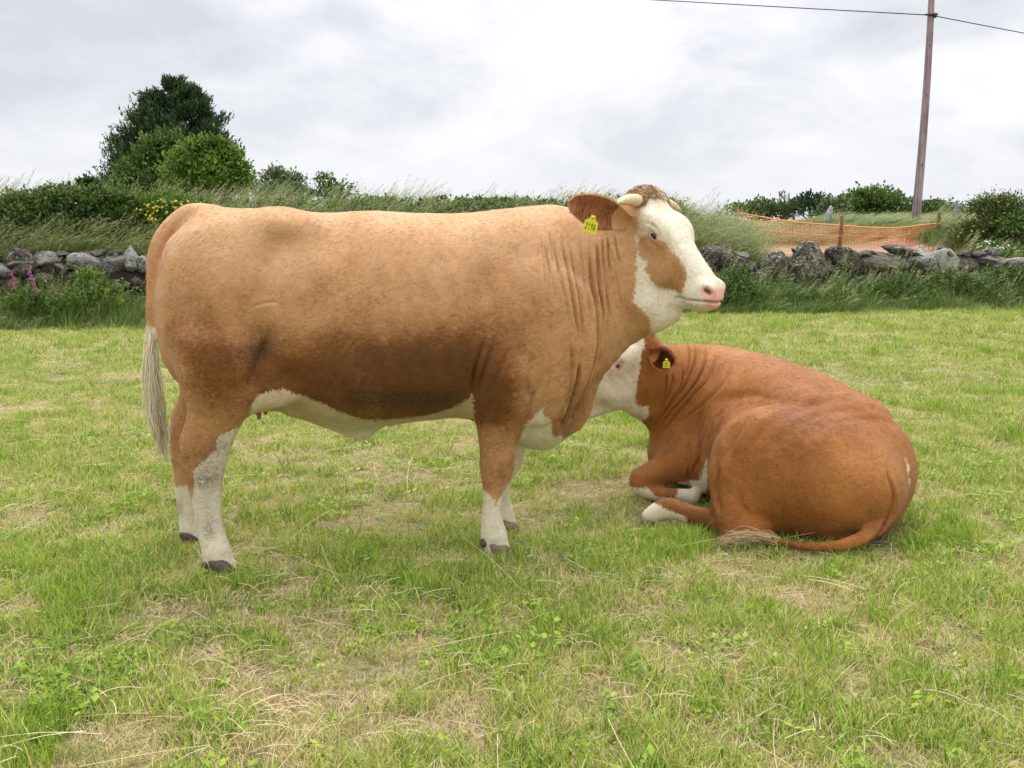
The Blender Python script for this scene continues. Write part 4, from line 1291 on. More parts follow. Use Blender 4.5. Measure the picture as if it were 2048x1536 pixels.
def scatter(name, protos, pts, rots, scls, idx, label):
    """one mass of grass: geometry-node copies of the tufts on surveyed points"""
    col = bpy.data.collections.new(name + '_tufts')
    for i, p in enumerate(protos):
        p.name = '%s_%02d' % (name, i); col.objects.link(p)
    me = bpy.data.meshes.new(name); me.vertices.add(len(pts)); me.vertices.foreach_set('co', np.asarray(pts, np.float32).ravel()); me.update()
    o = bpy.data.objects.new(name, me); C.objects.link(o)
    a = me.attributes.new('rot', 'FLOAT_VECTOR', 'POINT'); a.data.foreach_set('vector', np.asarray(rots, np.float32).ravel())
    a = me.attributes.new('scl', 'FLOAT_VECTOR', 'POINT'); a.data.foreach_set('vector', np.asarray(scls, np.float32).ravel())
    a = me.attributes.new('idx', 'INT', 'POINT'); a.data.foreach_set('value', np.asarray(idx, np.int32))
    t = bpy.data.node_groups.new(name, 'GeometryNodeTree')
    t.interface.new_socket('Geometry', in_out='INPUT', socket_type='NodeSocketGeometry'); t.interface.new_socket('Geometry', in_out='OUTPUT', socket_type='NodeSocketGeometry')
    n = t.nodes; l = t.links
    gi = n.new('NodeGroupInput'); go = n.new('NodeGroupOutput')
    ci = n.new('GeometryNodeCollectionInfo'); ci.inputs['Collection'].default_value = col; ci.inputs['Separate Children'].default_value = True; ci.inputs['Reset Children'].default_value = True
    ip = n.new('GeometryNodeInstanceOnPoints'); ip.inputs['Pick Instance'].default_value = True
    def na(nm, ty):
        q = n.new('GeometryNodeInputNamedAttribute'); q.data_type = ty; q.inputs['Name'].default_value = nm
        return [s_ for s_ in q.outputs if s_.enabled and s_.name == 'Attribute'][0]
    l.new(gi.outputs[0], ip.inputs['Points']); l.new(ci.outputs[0], ip.inputs['Instance'])
    l.new(na('idx', 'INT'), ip.inputs['Instance Index']); l.new(na('rot', 'FLOAT_VECTOR'), ip.inputs['Rotation']); l.new(na('scl', 'FLOAT_VECTOR'), ip.inputs['Scale'])
    l.new(ip.outputs[0], go.inputs[0])
    md = o.modifiers.new('scatter', 'NODES'); md.node_group = t
    tag(o, label, kind='stuff')
    return o


def field_points(n, y0, y1, rnd, power=1.0, margin=2.3):
    """random points in the strip of pasture in view and a margin beside it"""
    u = rnd.rand(n * 2) ** power; y = y0 + (y1 - y0) * u
    x = rnd.uniform(-1, 1, n * 2) * (0.56 * y1 + margin)
    m = np.abs(x) < 0.56 * y + margin
    return x[m][:n], y[m][:n]


def pasture():
    rnd = np.random.RandomState(77)
    pr = []
    for s_ in range(5): pr.append(proto(*blade_set(34, 0.050, 0.0036, 0.032, 0.75, (0.36, 0.25), 10 + s_), MAT_GRASS, 'tuft'))        # 0-4 green
    for s_ in range(3): pr.append(proto(*blade_set(34, 0.034, 0.0032, 0.034, 1.0, (0.78, 0.14), 20 + s_), MAT_GRASS, 'tuft'))        # 5-7 dry stubble
    for s_ in range(3): pr.append(proto(*blade_set(30, 0.044, 0.0034, 0.034, 0.9, (0.56, 0.22), 30 + s_), MAT_GRASS, 'tuft'))        # 8-10 mixed
    for s_ in range(3): pr.append(proto(*blade_set(26, 0.075, 0.0040, 0.026, 0.6, (0.30, 0.14), 40 + s_, segs=4), MAT_GRASS, 'tuft'))  # 11-13 lush
    for s_ in range(4): pr.append(proto(*straw_lying(7, 50 + s_), MAT_GRASS, 'tuft'))                                              # 14-17 cut straw
    for s_ in range(2): pr.append(proto(*straw_lying(3, 60 + s_, (0.18, 0.38)), MAT_GRASS, 'tuft'))                                # 18-19 long straw
    for s_ in range(3):                                                                                                    # 20-22 clover and plantain
        r = np.random.RandomState(70 + s_); V = []; Q = []; T = []; A_ = []
        for i in range(16):
            a = r.rand() * 6.28; c = np.array([r.normal(0, .03), r.normal(0, .03), r.uniform(.008, .03)]); L = r.uniform(.012, .034); W = L * r.uniform(.4, .8)
            d_ = np.array([math.cos(a), math.sin(a), r.uniform(-.1, .5)]); sd = np.array([-math.sin(a), math.cos(a), 0]); k0 = len(V); tt = r.uniform(.05, .35)
            V += [c, c + d_ * L * .5 + sd * W / 2, c + d_ * L, c + d_ * L * .5 - sd * W / 2]; T += [tt] * 4; A_ += [1] * 4; Q.append((k0, k0 + 1, k0 + 2, k0 + 3))
        pr.append(proto(V, Q, T, A_, MAT_GRASS, 'tuft'))
    X = []; Y = []
    for n, a, b_ in ((38000, 0.9, 4.2), (26000, 3.8, 8.0), (24000, 7.5, 18.5)):
        x, y = field_points(n, a, b_, rnd, 1.0); X.append(x); Y.append(y)
    x = np.concatenate(X); y = np.concatenate(Y); P2 = np.column_stack([x, y])
    keep = y < wall_y(x) - 0.1
    x, y, P2 = x[keep], y[keep], P2[keep]; n = len(x)
    dry = 0.5 + 0.55 * (fbm(P2, 1.3, 3, 31) - 0.5) + 0.75 * (fbm(P2, 6.0, 3, 35) - 0.5)
    lush = fbm(P2, 2.4, 3, 33)
    r = rnd.rand(n)
    # drier, thinner sward close by; greener towards the wall
    dd = dry + 0.045 * sstep(4.5, 2.2, y) - 0.03 * sstep(5.5, 9.5, y)
    idx = rnd.randint(0, 5, n)
    mixm = r < sstep(0.44, 0.58, dd) * 0.42 + 0.28; idx[mixm] = rnd.randint(8, 11, mixm.sum())
    dm = rnd.rand(n) < sstep(0.48, 0.64, dd) * 0.55 + 0.20; idx[dm] = rnd.randint(5, 8, dm.sum())
    lm = (rnd.rand(n) < sstep(0.54, 0.66, lush) * 0.35 + 0.015) & (dd < 0.58); idx[lm] = rnd.randint(11, 14, lm.sum())
    sm = rnd.rand(n) < 0.016 + 0.035 * sstep(0.5, 0.6, dd); sm &= y < 9; idx[sm] = rnd.randint(14, 18, sm.sum())
    cm = (rnd.rand(n) < 0.05 + 0.2 * sstep(.58, .68, fbm(P2, 1.9, 3, 37))) & (y < 7); idx[cm] = rnd.randint(20, 23, cm.sum())
    lg = (rnd.rand(n) < 0.004) & (y < 9); idx[lg] = rnd.randint(18, 20, lg.sum())
    bare = (dd > 0.53) & (rnd.rand(n) < 0.6 * sstep(0.54, 0.62, dd)) & (y < 6)
    # nothing grows inside the lying cow
    inlie = (((x - 1.42) * 0.62 - (y - 4.55) * 0.78) / 0.50) ** 2 + (((x - 1.30) * 0.78 + (y - 4.62) * 0.62) / 0.28) ** 2 < 1
    k = ~(bare | inlie); x, y, idx, dd = x[k], y[k], idx[k], dd[k]; n = len(x)
    z = gz(x, y)[0] - 0.003
    sc = rnd.uniform(0.75, 1.25, n) * (1 + 0.55 * sstep(6, 13, y)) * (1 - 0.25 * sstep(0.52, 0.62, dd))
    hs = sc * rnd.uniform(0.85, 1.15, n) * np.where(y > 7, 0.85, 1.0)
    rots = np.column_stack([rnd.normal(0, .12, n), rnd.normal(0, .12, n), rnd.rand(n) * 2 * PI])
    scatter('grass', pr, np.column_stack([x, y, z]), rots, np.column_stack([sc, sc, hs]), idx, 'mown pasture grass mixed with dry stubble and cut straw')


def verge():
    rnd = np.random.RandomState(78)
    pr = []
    for s_ in range(5): pr.append(proto(*blade_set(30, 0.30, 0.0085, 0.06, 0.55, (0.42, 0.18), 110 + s_, segs=4, wind=(0.18, -0.1)), MAT_VERGE, 'tuft'))
    for s_ in range(3): pr.append(proto(*blade_set(26, 0.20, 0.008, 0.06, 0.8, (0.72, 0.2), 120 + s_, segs=4, wind=(0.2, -0.1)), MAT_VERGE, 'tuft'))
    for s_ in range(3): pr.append(proto(*tall_stem(5, 130 + s_, (0.35, 0.6), 0.35), MAT_VERGE, 'tuft'))
    n = 6600
    x = rnd.uniform(-13.5, 16.5, n); u = rnd.rand(n) ** 1.1
    # tongue of rough growth in front of the wall; broader on the right
    dep = 0.75 + 1.15 * fbm(np.column_stack([x, x * 0]), 0.9, 4, 5) + 0.35 * sstep(2, 6, x)
    y = wall_y(x) - 0.22 - dep * u
    P2 = np.column_stack([x, y])
    z = gz(x, y)[0] - 0.01
    idx = np.where(rnd.rand(n) < 0.70, rnd.randint(0, 5, n), np.where(rnd.rand(n) < .6, rnd.randint(5, 8, n), rnd.randint(8, 11, n)))
    dryp = fbm(P2, 0.9, 3, 8) > 0.57; idx[dryp & (rnd.rand(n) < .55)] = 6
    hs = (1.85 - 1.2 * u) * rnd.uniform(.6, 1.2, n) * (0.45 + 1.1 * fbm(P2, 1.1, 3, 9)); s_ = rnd.uniform(.8, 1.3, n)
    scatter('verge_grass', pr, np.column_stack([x, y, z]), np.column_stack([rnd.normal(0, .15, n), rnd.normal(0, .15, n), rnd.normal(0, .9, n)]), np.column_stack([s_, s_, hs]), idx, 'rank green grass grown long at the foot of the stone wall')
    # leafy weeds among it
    m_ = 11000; x = rnd.uniform(-10, 12.5, m_); u = rnd.rand(m_); y = wall_y(x) - 0.27 - 1.0 * u; z = gz(x, y)[0] + rnd.rand(m_) * (0.62 - 0.46 * u)
    cl = fbm(np.column_stack([x, y]), 1.3, 3, 19) > 0.5; x, y, z = x[cl], y[cl], z[cl]; m_ = len(x)
    a = rnd.rand(m_) * 2 * PI
    wo_ = leaves_mesh('wall_foot_weeds', np.column_stack([x, y, z]), np.column_stack([np.cos(a), np.sin(a), rnd.uniform(-.2, .8, m_)]), np.column_stack([rnd.normal(0, .4, m_), rnd.normal(-.3, .4, m_), np.ones(m_)]), rnd.uniform(.04, .10, m_), rnd.uniform(.02, .05, m_), np.clip(rnd.normal(.45, .25, m_), 0, 1), MAT_LEAF_MID, None)
    tag(wo_, 'leafy weeds tangled in the grass along the wall', kind='stuff')


def bank():
    rnd = np.random.RandomState(79)
    pr = []
    for s_ in range(5): pr.append(proto(*tall_stem(9, 230 + s_, (0.55, 0.95), 0.50), MAT_VERGE, 'tuft'))
    for s_ in range(3): pr.append(proto(*blade_set(26, 0.45, 0.011, 0.08, 0.5, (0.5, 0.2), 240 + s_, segs=4, wind=(0.35, 0)), MAT_VERGE, 'tuft'))
    X = []; Y = []; I = []; Hs = []
    n = 3000; x = rnd.uniform(-13.5, 4.4, n); y = wall_y(x) + rnd.uniform(0.35, 6.0, n); kk = (x > -4.6) | (y - wall_y(x) > 2.3) | (rnd.rand(n) < .6); x, y = x[kk], y[kk]; n = len(x)
    X.append(x); Y.append(y); I.append(np.where(rnd.rand(n) < .68, rnd.randint(0, 5, n), rnd.randint(5, 8, n))); Hs.append(rnd.uniform(.45, 1.0, n) * (0.35 + 1.3 * fbm(np.column_stack([x, y]), 0.9, 2, 3)))
    n = 800; x = rnd.uniform(2.2, 4.1, n); y = wall_y(x) + rnd.uniform(0.3, 4.0, n); X.append(x); Y.append(y); I.append(rnd.randint(0, 8, n)); Hs.append(rnd.uniform(.5, .95, n))
    n = 2000; x = rnd.uniform(3.6, 15, n); y = wall_y(x) + rnd.uniform(4.3, 13, n); X.append(x); Y.append(y); I.append(rnd.randint(0, 8, n)); Hs.append(rnd.uniform(.16, .36, n))
    n = 750; x = rnd.uniform(8.0, 15, n); y = wall_y(x) + rnd.uniform(0.3, 3.5, n); X.append(x); Y.append(y); I.append(rnd.randint(0, 8, n)); Hs.append(rnd.uniform(.55, .9, n))
    n = 500; x = rnd.uniform(-9, 12, n); y = wall_y(x) + rnd.uniform(-0.05, .25, n); X.append(x); Y.append(y); I.append(rnd.randint(5, 8, n)); Hs.append(rnd.uniform(.3, .6, n))
    n = 520; x = rnd.uniform(-9.5, -3.8, n); y = wall_y(x) + rnd.uniform(0.12, .6, n); X.append(x); Y.append(y); I.append(rnd.randint(0, 8, n)); Hs.append(rnd.uniform(.35, 1.0, n) * (0.3 + 1.2 * fbm(np.column_stack([x, y]), 1.4, 3, 6)))
    x = np.concatenate(X); y = np.concatenate(Y); i = np.concatenate(I); h = np.concatenate(Hs); n = len(x)
    z = gz(x, y)[0] - 0.02; s_ = rnd.uniform(.85, 1.3, n)
    scatter('bank_grass', pr, np.column_stack([x, y, z]), np.column_stack([rnd.normal(0, .08, n), rnd.normal(0, .08, n), rnd.normal(0, .45, n)]), np.column_stack([s_, s_, h * 1.0]), i, 'tall seeding grass on the bank bent over by the wind')


pasture()
verge()
bank()

# ================================================================== THE STANDING COW
COW_O = np.array([-1.25, 3.95, 0.0]); COW_YAW = R(9.5)
_h = np.array([math.cos(COW_YAW), math.sin(COW_YAW), 0]); _l = np.array([-math.sin(COW_YAW), math.cos(COW_YAW), 0])


def S(px, py, lat=0.0):
    """survey point in the cow's own frame (x forward, y to its left, z up) on the upright plane `lat` m to its right"""
    d = ray(px, py); o = np.array([0, 0, CAM_H])
    t = ((COW_O - o).dot(_l) - lat) / d.dot(_l)
    p = o + t * d - COW_O
    return np.array([p.dot(_h), p.dot(_l), p[2]])


def loc_stand(P):
    return P


def interp_px(tab, lat=0.0):
    """table of (px, py) -> sorted arrays s, z"""
    a = np.array([S(x, y, lat) for x, y in tab]); o = np.argsort(a[:, 0])
    return a[o, 0], a[o, 2]


def smooth_interp(x, xs, ys):
    """monotone-ish cubic through table"""
    xs = np.asarray(xs, float); ys = np.asarray(ys, float)
    m = np.gradient(ys, xs)
    x = np.clip(x, xs[0], xs[-1]); i = np.clip(np.searchsorted(xs, x) - 1, 0, len(xs) - 2)
    h = xs[i + 1] - xs[i]; t = (x - xs[i]) / h
    return ((2 * t ** 3 - 3 * t ** 2 + 1) * ys[i] + (t ** 3 - 2 * t ** 2 + t) * h * m[i]
            + (-2 * t ** 3 + 3 * t ** 2) * ys[i + 1] + (t ** 3 - t ** 2) * h * m[i + 1])


# ---- head frame
H_YAW, H_PITCH = R(-40), R(47)
hF = np.array([math.cos(H_YAW) * math.cos(H_PITCH), math.sin(H_YAW) * math.cos(H_PITCH), -math.sin(H_PITCH)])
hR = np.array([math.sin(H_YAW), -math.cos(H_YAW), 0.0])
hN = np.cross(hR, hF)
M_W2C = np.array([[_h[0], _h[1], 0], [_l[0], _l[1], 0], [0, 0, 1.0]])
hF, hR, hN = M_W2C @ hF, M_W2C @ hR, M_W2C @ hN       # now in the cow's frame
HO = S(1312, 393, 0.12)
HSC = 0.945


def H(a, b, c):
    return HO + HSC * (a * hF + b * hR + c * hN)


def Hinv(P):
    Q = (P - HO) / HSC
    return np.column_stack([Q @ hF, Q @ hR, Q @ hN])


def head_sdf(f, O, F, Rt, N, sc=1.0, cuts=True):
    """cow's head; frame: O poll, F towards the muzzle along the face, Rt to the cow's right, N out of the forehead"""
    def HH(a, b, c): return O + sc * (a * F + b * Rt + c * N)
    def HN(a, c, u, d, w_, b=0): return (*HH(a, b, c), u * sc, d * sc, w_ * sc)
    up = tuple(N); ax = [tuple(F), tuple(Rt), tuple(N)]
    k = sc
    f.loft([HN(-0.03, -0.075, 0.055, 0.11, 0.122), HN(0.04, -0.075, 0.076, 0.17, 0.130), HN(0.11, -0.07, 0.074, 0.19, 0.133), HN(0.18, -0.065, 0.068, 0.20, 0.124), HN(0.25, -0.067, 0.062, 0.20, 0.101),
            HN(0.32, -0.075, 0.068, 0.165, 0.084), HN(0.39, -0.083, 0.073, 0.115, 0.075), HN(0.45, -0.092, 0.074, 0.075, 0.073), HN(0.49, -0.098, 0.060, 0.052, 0.064)], up=up, k=0.04 * k, sub=2)
    f.loft([HN(0.11, -0.235, 0.06, 0.05, 0.078), HN(0.20, -0.248, 0.06, 0.042, 0.070), HN(0.28, -0.240, 0.055, 0.036, 0.058), HN(0.36, -0.212, 0.05, 0.032, 0.048), HN(0.43, -0.182, 0.04, 0.030, 0.043), HN(0.500, -0.142, 0.030, 0.026, 0.038)], up=up, k=0.02 * k, sub=2)
    for sg in (1, -1):
        f.ball(HH(0.145, sg * 0.105, -0.045), np.array((0.075, 0.036, 0.050)) * k, k=0.05 * k, axes=ax)
        f.ball(HH(0.235, sg * 0.076, -0.175), np.array((0.10, 0.036, 0.095)) * k, k=0.04 * k, axes=ax)
        f.ball(HH(0.478, sg * 0.050, -0.060), np.array((0.042, 0.030, 0.042)) * k, k=0.025 * k, axes=ax)
        f.ball(HH(0.448, sg * 0.056, -0.118), np.array((0.052, 0.028, 0.046)) * k, k=0.025 * k, axes=ax)
        f.ball(HH(0.500, sg * 0.030, -0.095), np.array((0.032, 0.035, 0.038)) * k, k=0.025 * k, axes=ax)
        f.ball(HH(0.168, sg * 0.145, -0.058), np.array((0.029, 0.018, 0.018)) * k, k=0.012 * k, axes=ax, op='cut')
        f.ball(HH(0.500, sg * 0.066, -0.050), np.array((0.026, 0.018, 0.013)) * k, k=0.010 * k, axes=ax, op='cut')
    f.ball(HH(-0.02, 0, -0.03), np.array((0.055, 0.10, 0.045)) * k, k=0.05 * k, axes=ax)


def build_standing_body():
    h = 0.0088
    f = Field((-0.42, -0.52, -0.02), (2.12, 0.42, 1.52), h)
    x, y, z = np.ix_(*f.ax)
    # --- trunk
    ts, tz = interp_px([(330, 455), (365, 425), (400, 414), (450, 414), (550, 420), (640, 424), (720, 421), (800, 424), (900, 426), (1000, 420), (1060, 418), (1130, 424), (1200, 470)])
    bs_, bz = interp_px([(330, 770), (400, 790), (470, 800), (520, 812), (590, 824), (640, 842), (700, 856), (760, 850), (850, 838), (945, 838), (1000, 866), (1050, 890), (1100, 895), (1150, 850), (1200, 780)])
    s = f.ax[0]
    zt = smooth_interp(s, ts, tz); zb = smooth_interp(s, bs_, bz)
    L_ = S(1100, 600)[0]
    ws = np.array([-0.30, -0.2, -0.05, 0.10, 0.30, 0.50, 0.75, 1.0, 1.15, 1.35, 1.50, 1.62]) / 1.62 * (L_ + 0.12)
    hw = np.array([0.13, 0.19, 0.245, 0.27, 0.285, 0.325, 0.345, 0.335, 0.315, 0.275, 0.215, 0.14])
    zwf = np.array([0.66, 0.64, 0.62, 0.60, 0.55, 0.47, 0.44, 0.44, 0.45, 0.45, 0.42, 0.42])
    w_ = smooth_interp(s, ws, hw); zw = zb + (zt - zb) * smooth_interp(s, ws, zwf)
    # behind the stifle the belly sheet is narrow; it sits between the thighs
    wb = w_
    zt, zb, zw, w_ = [a[:, None, None].astype(np.float32) for a in (zt, zb, zw, w_)]
    v = z - zw
    rz = np.where(v > 0, zt - zw, zw - zb)
    nu = np.where(v > 0, 2.35, 2.1)
    a_ = np.abs(y / w_) + 1e-5; b_ = np.abs(v / rz) + 1e-5
    k0 = (a_ ** nu + b_ ** nu) ** (1 / nu)
    k1 = np.sqrt((y / w_ ** 2) ** 2 + (v / rz ** 2) ** 2) + 1e-4
    d = (k0 - 1) * np.minimum(k0 / k1, 0.4)
    rr = np.array([S(px, py) for px, py in [(372, 430), (345, 478), (320, 530), (310, 590), (310, 650), (322, 710), (345, 770), (372, 830)]])
    sr = np.interp(f.ax[2], rr[::-1, 2], rr[::-1, 0])[None, None, :].astype(np.float32) + 0.004
    dr = (sr - x) + (np.abs(y) ** 2) * 2.0
    d = -smin(-d, -dr, 0.10)
    df = x - (S(1165, 600)[0] - 0.02)
    d = -smin(-d, -df, 0.16)
    f.D = np.minimum(f.D, d.astype(np.float32))
    # --- neck and dewlap (asymmetric sections; long side hangs)
    def nk(px, py, lat, top, bot, side):
        p = S(px, py, lat)
        t = S(px, top, lat)[2] - p[2]; b = p[2] - S(px, bot, lat)[2]
        return (p[0], p[1], p[2], t, b, side)
    f.loft([nk(1000, 570, 0.0, 450, 760, 0.21), nk(1070, 558, 0.0, 428, 770, 0.21), nk(1120, 550, 0.01, 419, 775, 0.20),
            nk(1165, 540, 0.03, 416, 745, 0.165), nk(1215, 525, 0.06, 418, 690, 0.135), nk(1262, 508, 0.10, 412, 655, 0.115)], k=0.07)
    # brisket: rounded breast between the forelegs and the hanging dewlap edge
    f.loft([(*S(960, 770, 0), 0.10, 0.10, 0.15), (*S(1030, 790, 0), 0.15, 0.165, 0.165), (*S(1085, 800, 0), 0.16, 0.175, 0.15), (*S(1125, 780, 0), 0.14, 0.15, 0.11)], k=0.07)
    f.loft([(*S(1150, 845, 0), 0.03, 0.035, 0.04), (*S(1162, 800, 0), 0.05, 0.04, 0.045), (*S(1182, 745, 0.01), 0.05, 0.05, 0.04),
            (*S(1215, 695, 0.03), 0.05, 0.04, 0.038), (*S(1265, 655, 0.07), 0.05, 0.04, 0.045), (*S(1300, 640, 0.10), 0.05, 0.03, 0.05)], up=(0.6, 0, 0.8), k=0.06)
    # shoulder blade and point of shoulder
    for sg in (1, -1):
        f.ball(S(1070, 690, 0) + (0, -sg * 0.205, 0), (0.20, 0.060, 0.24), k=0.15, axes=[(0.96, 0, -0.28), (0, 1, 0), (0.28, 0, 0.96)])
        f.ball(S(1010, 735, 0) + (0, -sg * 0.215, 0), (0.13, 0.075, 0.13), k=0.06)
    # --- hips and thighs
    for sg in (1, -1):
        f.ball(S(560, 462, 0) + (0, -sg * 0.165, 0), (0.14, 0.085, 0.075), k=0.10)        # hook bone
        f.ball(S(388, 505, 0) + (0, -sg * 0.105, 0), (0.09, 0.055, 0.08), k=0.06)          # pin bone
        f.ball(S(468, 620, 0) + (0, -sg * 0.195, 0), (0.225, 0.10, 0.33), k=0.10, axes=[(1, 0, 0.0), (0, 1, 0), (0, 0, 1)])
        f.ball(S(478, 715, 0) + (0, -sg * 0.205, 0), (0.15, 0.085, 0.17), k=0.10)        # stifle
    def leg(pts, lat, k=0.04):
        """rows: (px_left, px_right, py, lat offset added, half thickness)"""
        N = []
        for xl, xr, py, dl, th in pts:
            a = S(xl, py, lat + dl); b = S(xr, py, lat + dl)
            N.append(((a[0] + b[0]) / 2, (a[1] + b[1]) / 2, a[2], (b[0] - a[0]) / 2, (b[0] - a[0]) / 2, th))
        return N
    # near hind
    f.loft(leg([(345, 545, 690, 0.02, 0.11), (355, 525, 740, 0.02, 0.105), (366, 510, 790, 0.01, 0.085), (374, 488, 832, 0.0, 0.062), (370, 472, 866, -0.01, 0.052),
                (361, 462, 895, -0.01, 0.050), (360, 455, 920, -0.01, 0.049), (369, 449, 950, -0.01, 0.042), (379, 444, 990, -0.01, 0.033), (389, 444, 1035, -0.01, 0.030), (397, 452, 1075, -0.01, 0.034),
                (402, 462, 1100, -0.01, 0.045), (407, 468, 1122, -0.01, 0.044), (424, 477, 1142, -0.01, 0.045)], 0.20), up=(1, 0, 0.1), k=0.05, sub=2)
    # point of hock and tendon
    f.loft([(*S(396, 795, 0.2), 0.020, 0.022, 0.026), (*S(384, 845, 0.195), 0.016, 0.018, 0.018), (*S(370, 892, 0.19), 0.022, 0.022, 0.024), (*S(376, 930, 0.19), 0.018, 0.020, 0.020)], up=(1, 0, 0), k=0.03)
    # far hind (seen behind, standing a little further back)
    f.loft(leg([(345, 530, 700, 0.02, 0.11), (350, 500, 745, 0.02, 0.10), (358, 470, 790, 0.01, 0.08), (350, 440, 822, 0.0, 0.060), (339, 422, 850, 0.0, 0.052),
                (333, 412, 875, 0, 0.049), (340, 405, 905, 0, 0.043), (346, 400, 940, 0, 0.035), (352, 398, 1000, 0, 0.031), (358, 400, 1035, 0, 0.034),
                (358, 406, 1056, 0, 0.042), (364, 410, 1072, 0, 0.040), (370, 418, 1082, 0, 0.042)], -0.19), up=(1, 0, 0.1), k=0.05, sub=2)
    f.loft([(*S(372, 800, -0.2), 0.022, 0.022, 0.028), (*S(356, 845, -0.195), 0.02, 0.02, 0.022), (*S(350, 878, -0.19), 0.026, 0.022, 0.026), (*S(357, 915, -0.19), 0.022, 0.022, 0.022)], up=(1, 0, 0), k=0.03)
    # near fore
    f.loft(leg([(945, 1090, 690, 0.02, 0.075), (942, 1078, 740, 0.02, 0.085), (946, 1062, 785, 0.02, 0.08), (950, 1050, 825, 0.015, 0.068), (954, 1040, 862, 0.01, 0.058), (958, 1031, 895, 0.0, 0.050),
                (959, 1029, 930, 0, 0.050), (962, 1022, 958, 0, 0.047), (966, 1009, 985, 0, 0.037), (965, 1004, 1015, 0, 0.033), (962, 1006, 1045, 0, 0.035), (960, 1014, 1070, 0, 0.043),
                (966, 1016, 1088, 0, 0.040), (970, 1022, 1103, 0, 0.044)], 0.17), up=(1, 0, 0.0), k=0.05, sub=2)
    # far fore
    f.loft(leg([(950, 1090, 740, 0.02, 0.08), (965, 1075, 790, 0.02, 0.075), (978, 1062, 830, 0.01, 0.062), (985, 1052, 870, 0.0, 0.052),
                (988, 1050, 905, 0, 0.048), (988, 1040, 932, 0, 0.044), (986, 1022, 960, 0, 0.035), (985, 1020, 990, 0, 0.031), (984, 1023, 1015, 0, 0.033), (984, 1029, 1034, 0, 0.040),
                (988, 1032, 1048, 0, 0.042)], -0.15), up=(1, 0, 0.0), k=0.05, sub=2)
    # --- fold of skin at the navel, and the udder
    f.loft([(*S(585, 815, 0), 0.05, 0.02, 0.10), (*S(640, 832, 0), 0.05, 0.03, 0.06), (*S(700, 850, 0), 0.05, 0.05, 0.032), (*S(725, 862, 0), 0.04, 0.038, 0.026), (*S(752, 845, 0), 0.03, 0.025, 0.025)], k=0.045)
    f.ball(S(525, 792, 0), (0.10, 0.10, 0.045), k=0.05)
    f.ball(S(545, 770, 0) + (0, -0.235, 0), (0.11, 0.035, 0.05), k=0.07)
    # --- tail root and tail
    f.loft([(*S(430, 424, 0), 0.03, 0.05, 0.05), (*S(385, 428, 0), 0.045, 0.04, 0.052), (*S(350, 446, 0), 0.038, 0.035, 0.045), (*S(325, 475, 0), 0.033, 0.03, 0.038), (*S(311, 515, 0), 0.030, 0.028, 0.032),
            (*S(305, 565, 0.005), 0.021, 0.021, 0.026), (*S(301, 620, 0.01), 0.0175, 0.0175, 0.022), (*S(301, 680, 0.015), 0.016, 0.016, 0.02), (*S(305, 740, 0.02), 0.018, 0.018, 0.02), (*S(309, 790, 0.02), 0.018, 0.018, 0.02)],
           up=(-0.7, 0, 0.7), k=0.022)
    head_sdf(f, HO, hF, hR, hN, HSC)
    # throat: jaw to neck
    f.ball(H(0.27, 0, -0.235), (0.08, 0.055, 0.07), k=0.05)
    f.ball(S(1300, 612, 0.17), (0.06, 0.06, 0.06), k=0.05)
    f.loft([(*H(0.14, 0.0, -0.20), 0.07, 0.075, 0.085), (*S(1250, 590, 0.08), 0.10, 0.11, 0.105)], up=tuple(hN), k=0.06, sub=1)
    f.loft([(*H(0.39, 0, -0.225), 0.02, 0.02, 0.03), (*S(1345, 628, 0.19), 0.035, 0.035, 0.035), (*S(1318, 635, 0.16), 0.045, 0.045, 0.045), (*S(1288, 640, 0.10), 0.05, 0.05, 0.055), (*S(1240, 650, 0.06), 0.06, 0.06, 0.06)], k=0.06, sub=1)
    f.blur(1)
    return f.mesh()

# ================================================================== THE LYING COW (built in place; frame = world axes)
LIE_O = np.array([1.30, 4.45, 0.0])


def G(px, Y, z):
    return np.array([(px - 1024) / FPX * (Y * CP + (CAM_H - z) * SP), Y, z]) - LIE_O


def A(px, py, Y):
    return at(px, py, Y) - LIE_O


# head of the lying cow: profile to the left, turned a little to the camera
lF = np.array([-0.76, -0.10, -0.64]); lF /= np.linalg.norm(lF)
lR = np.cross(np.array([lF[0], lF[1], 0]), (0, 0, 1.0)); lR /= np.linalg.norm(lR)
lN = np.cross(lR, lF)
LO = A(1262, 664, 4.93)


def LH(a, b, c):
    return LO + a * lF + b * lR + c * lN


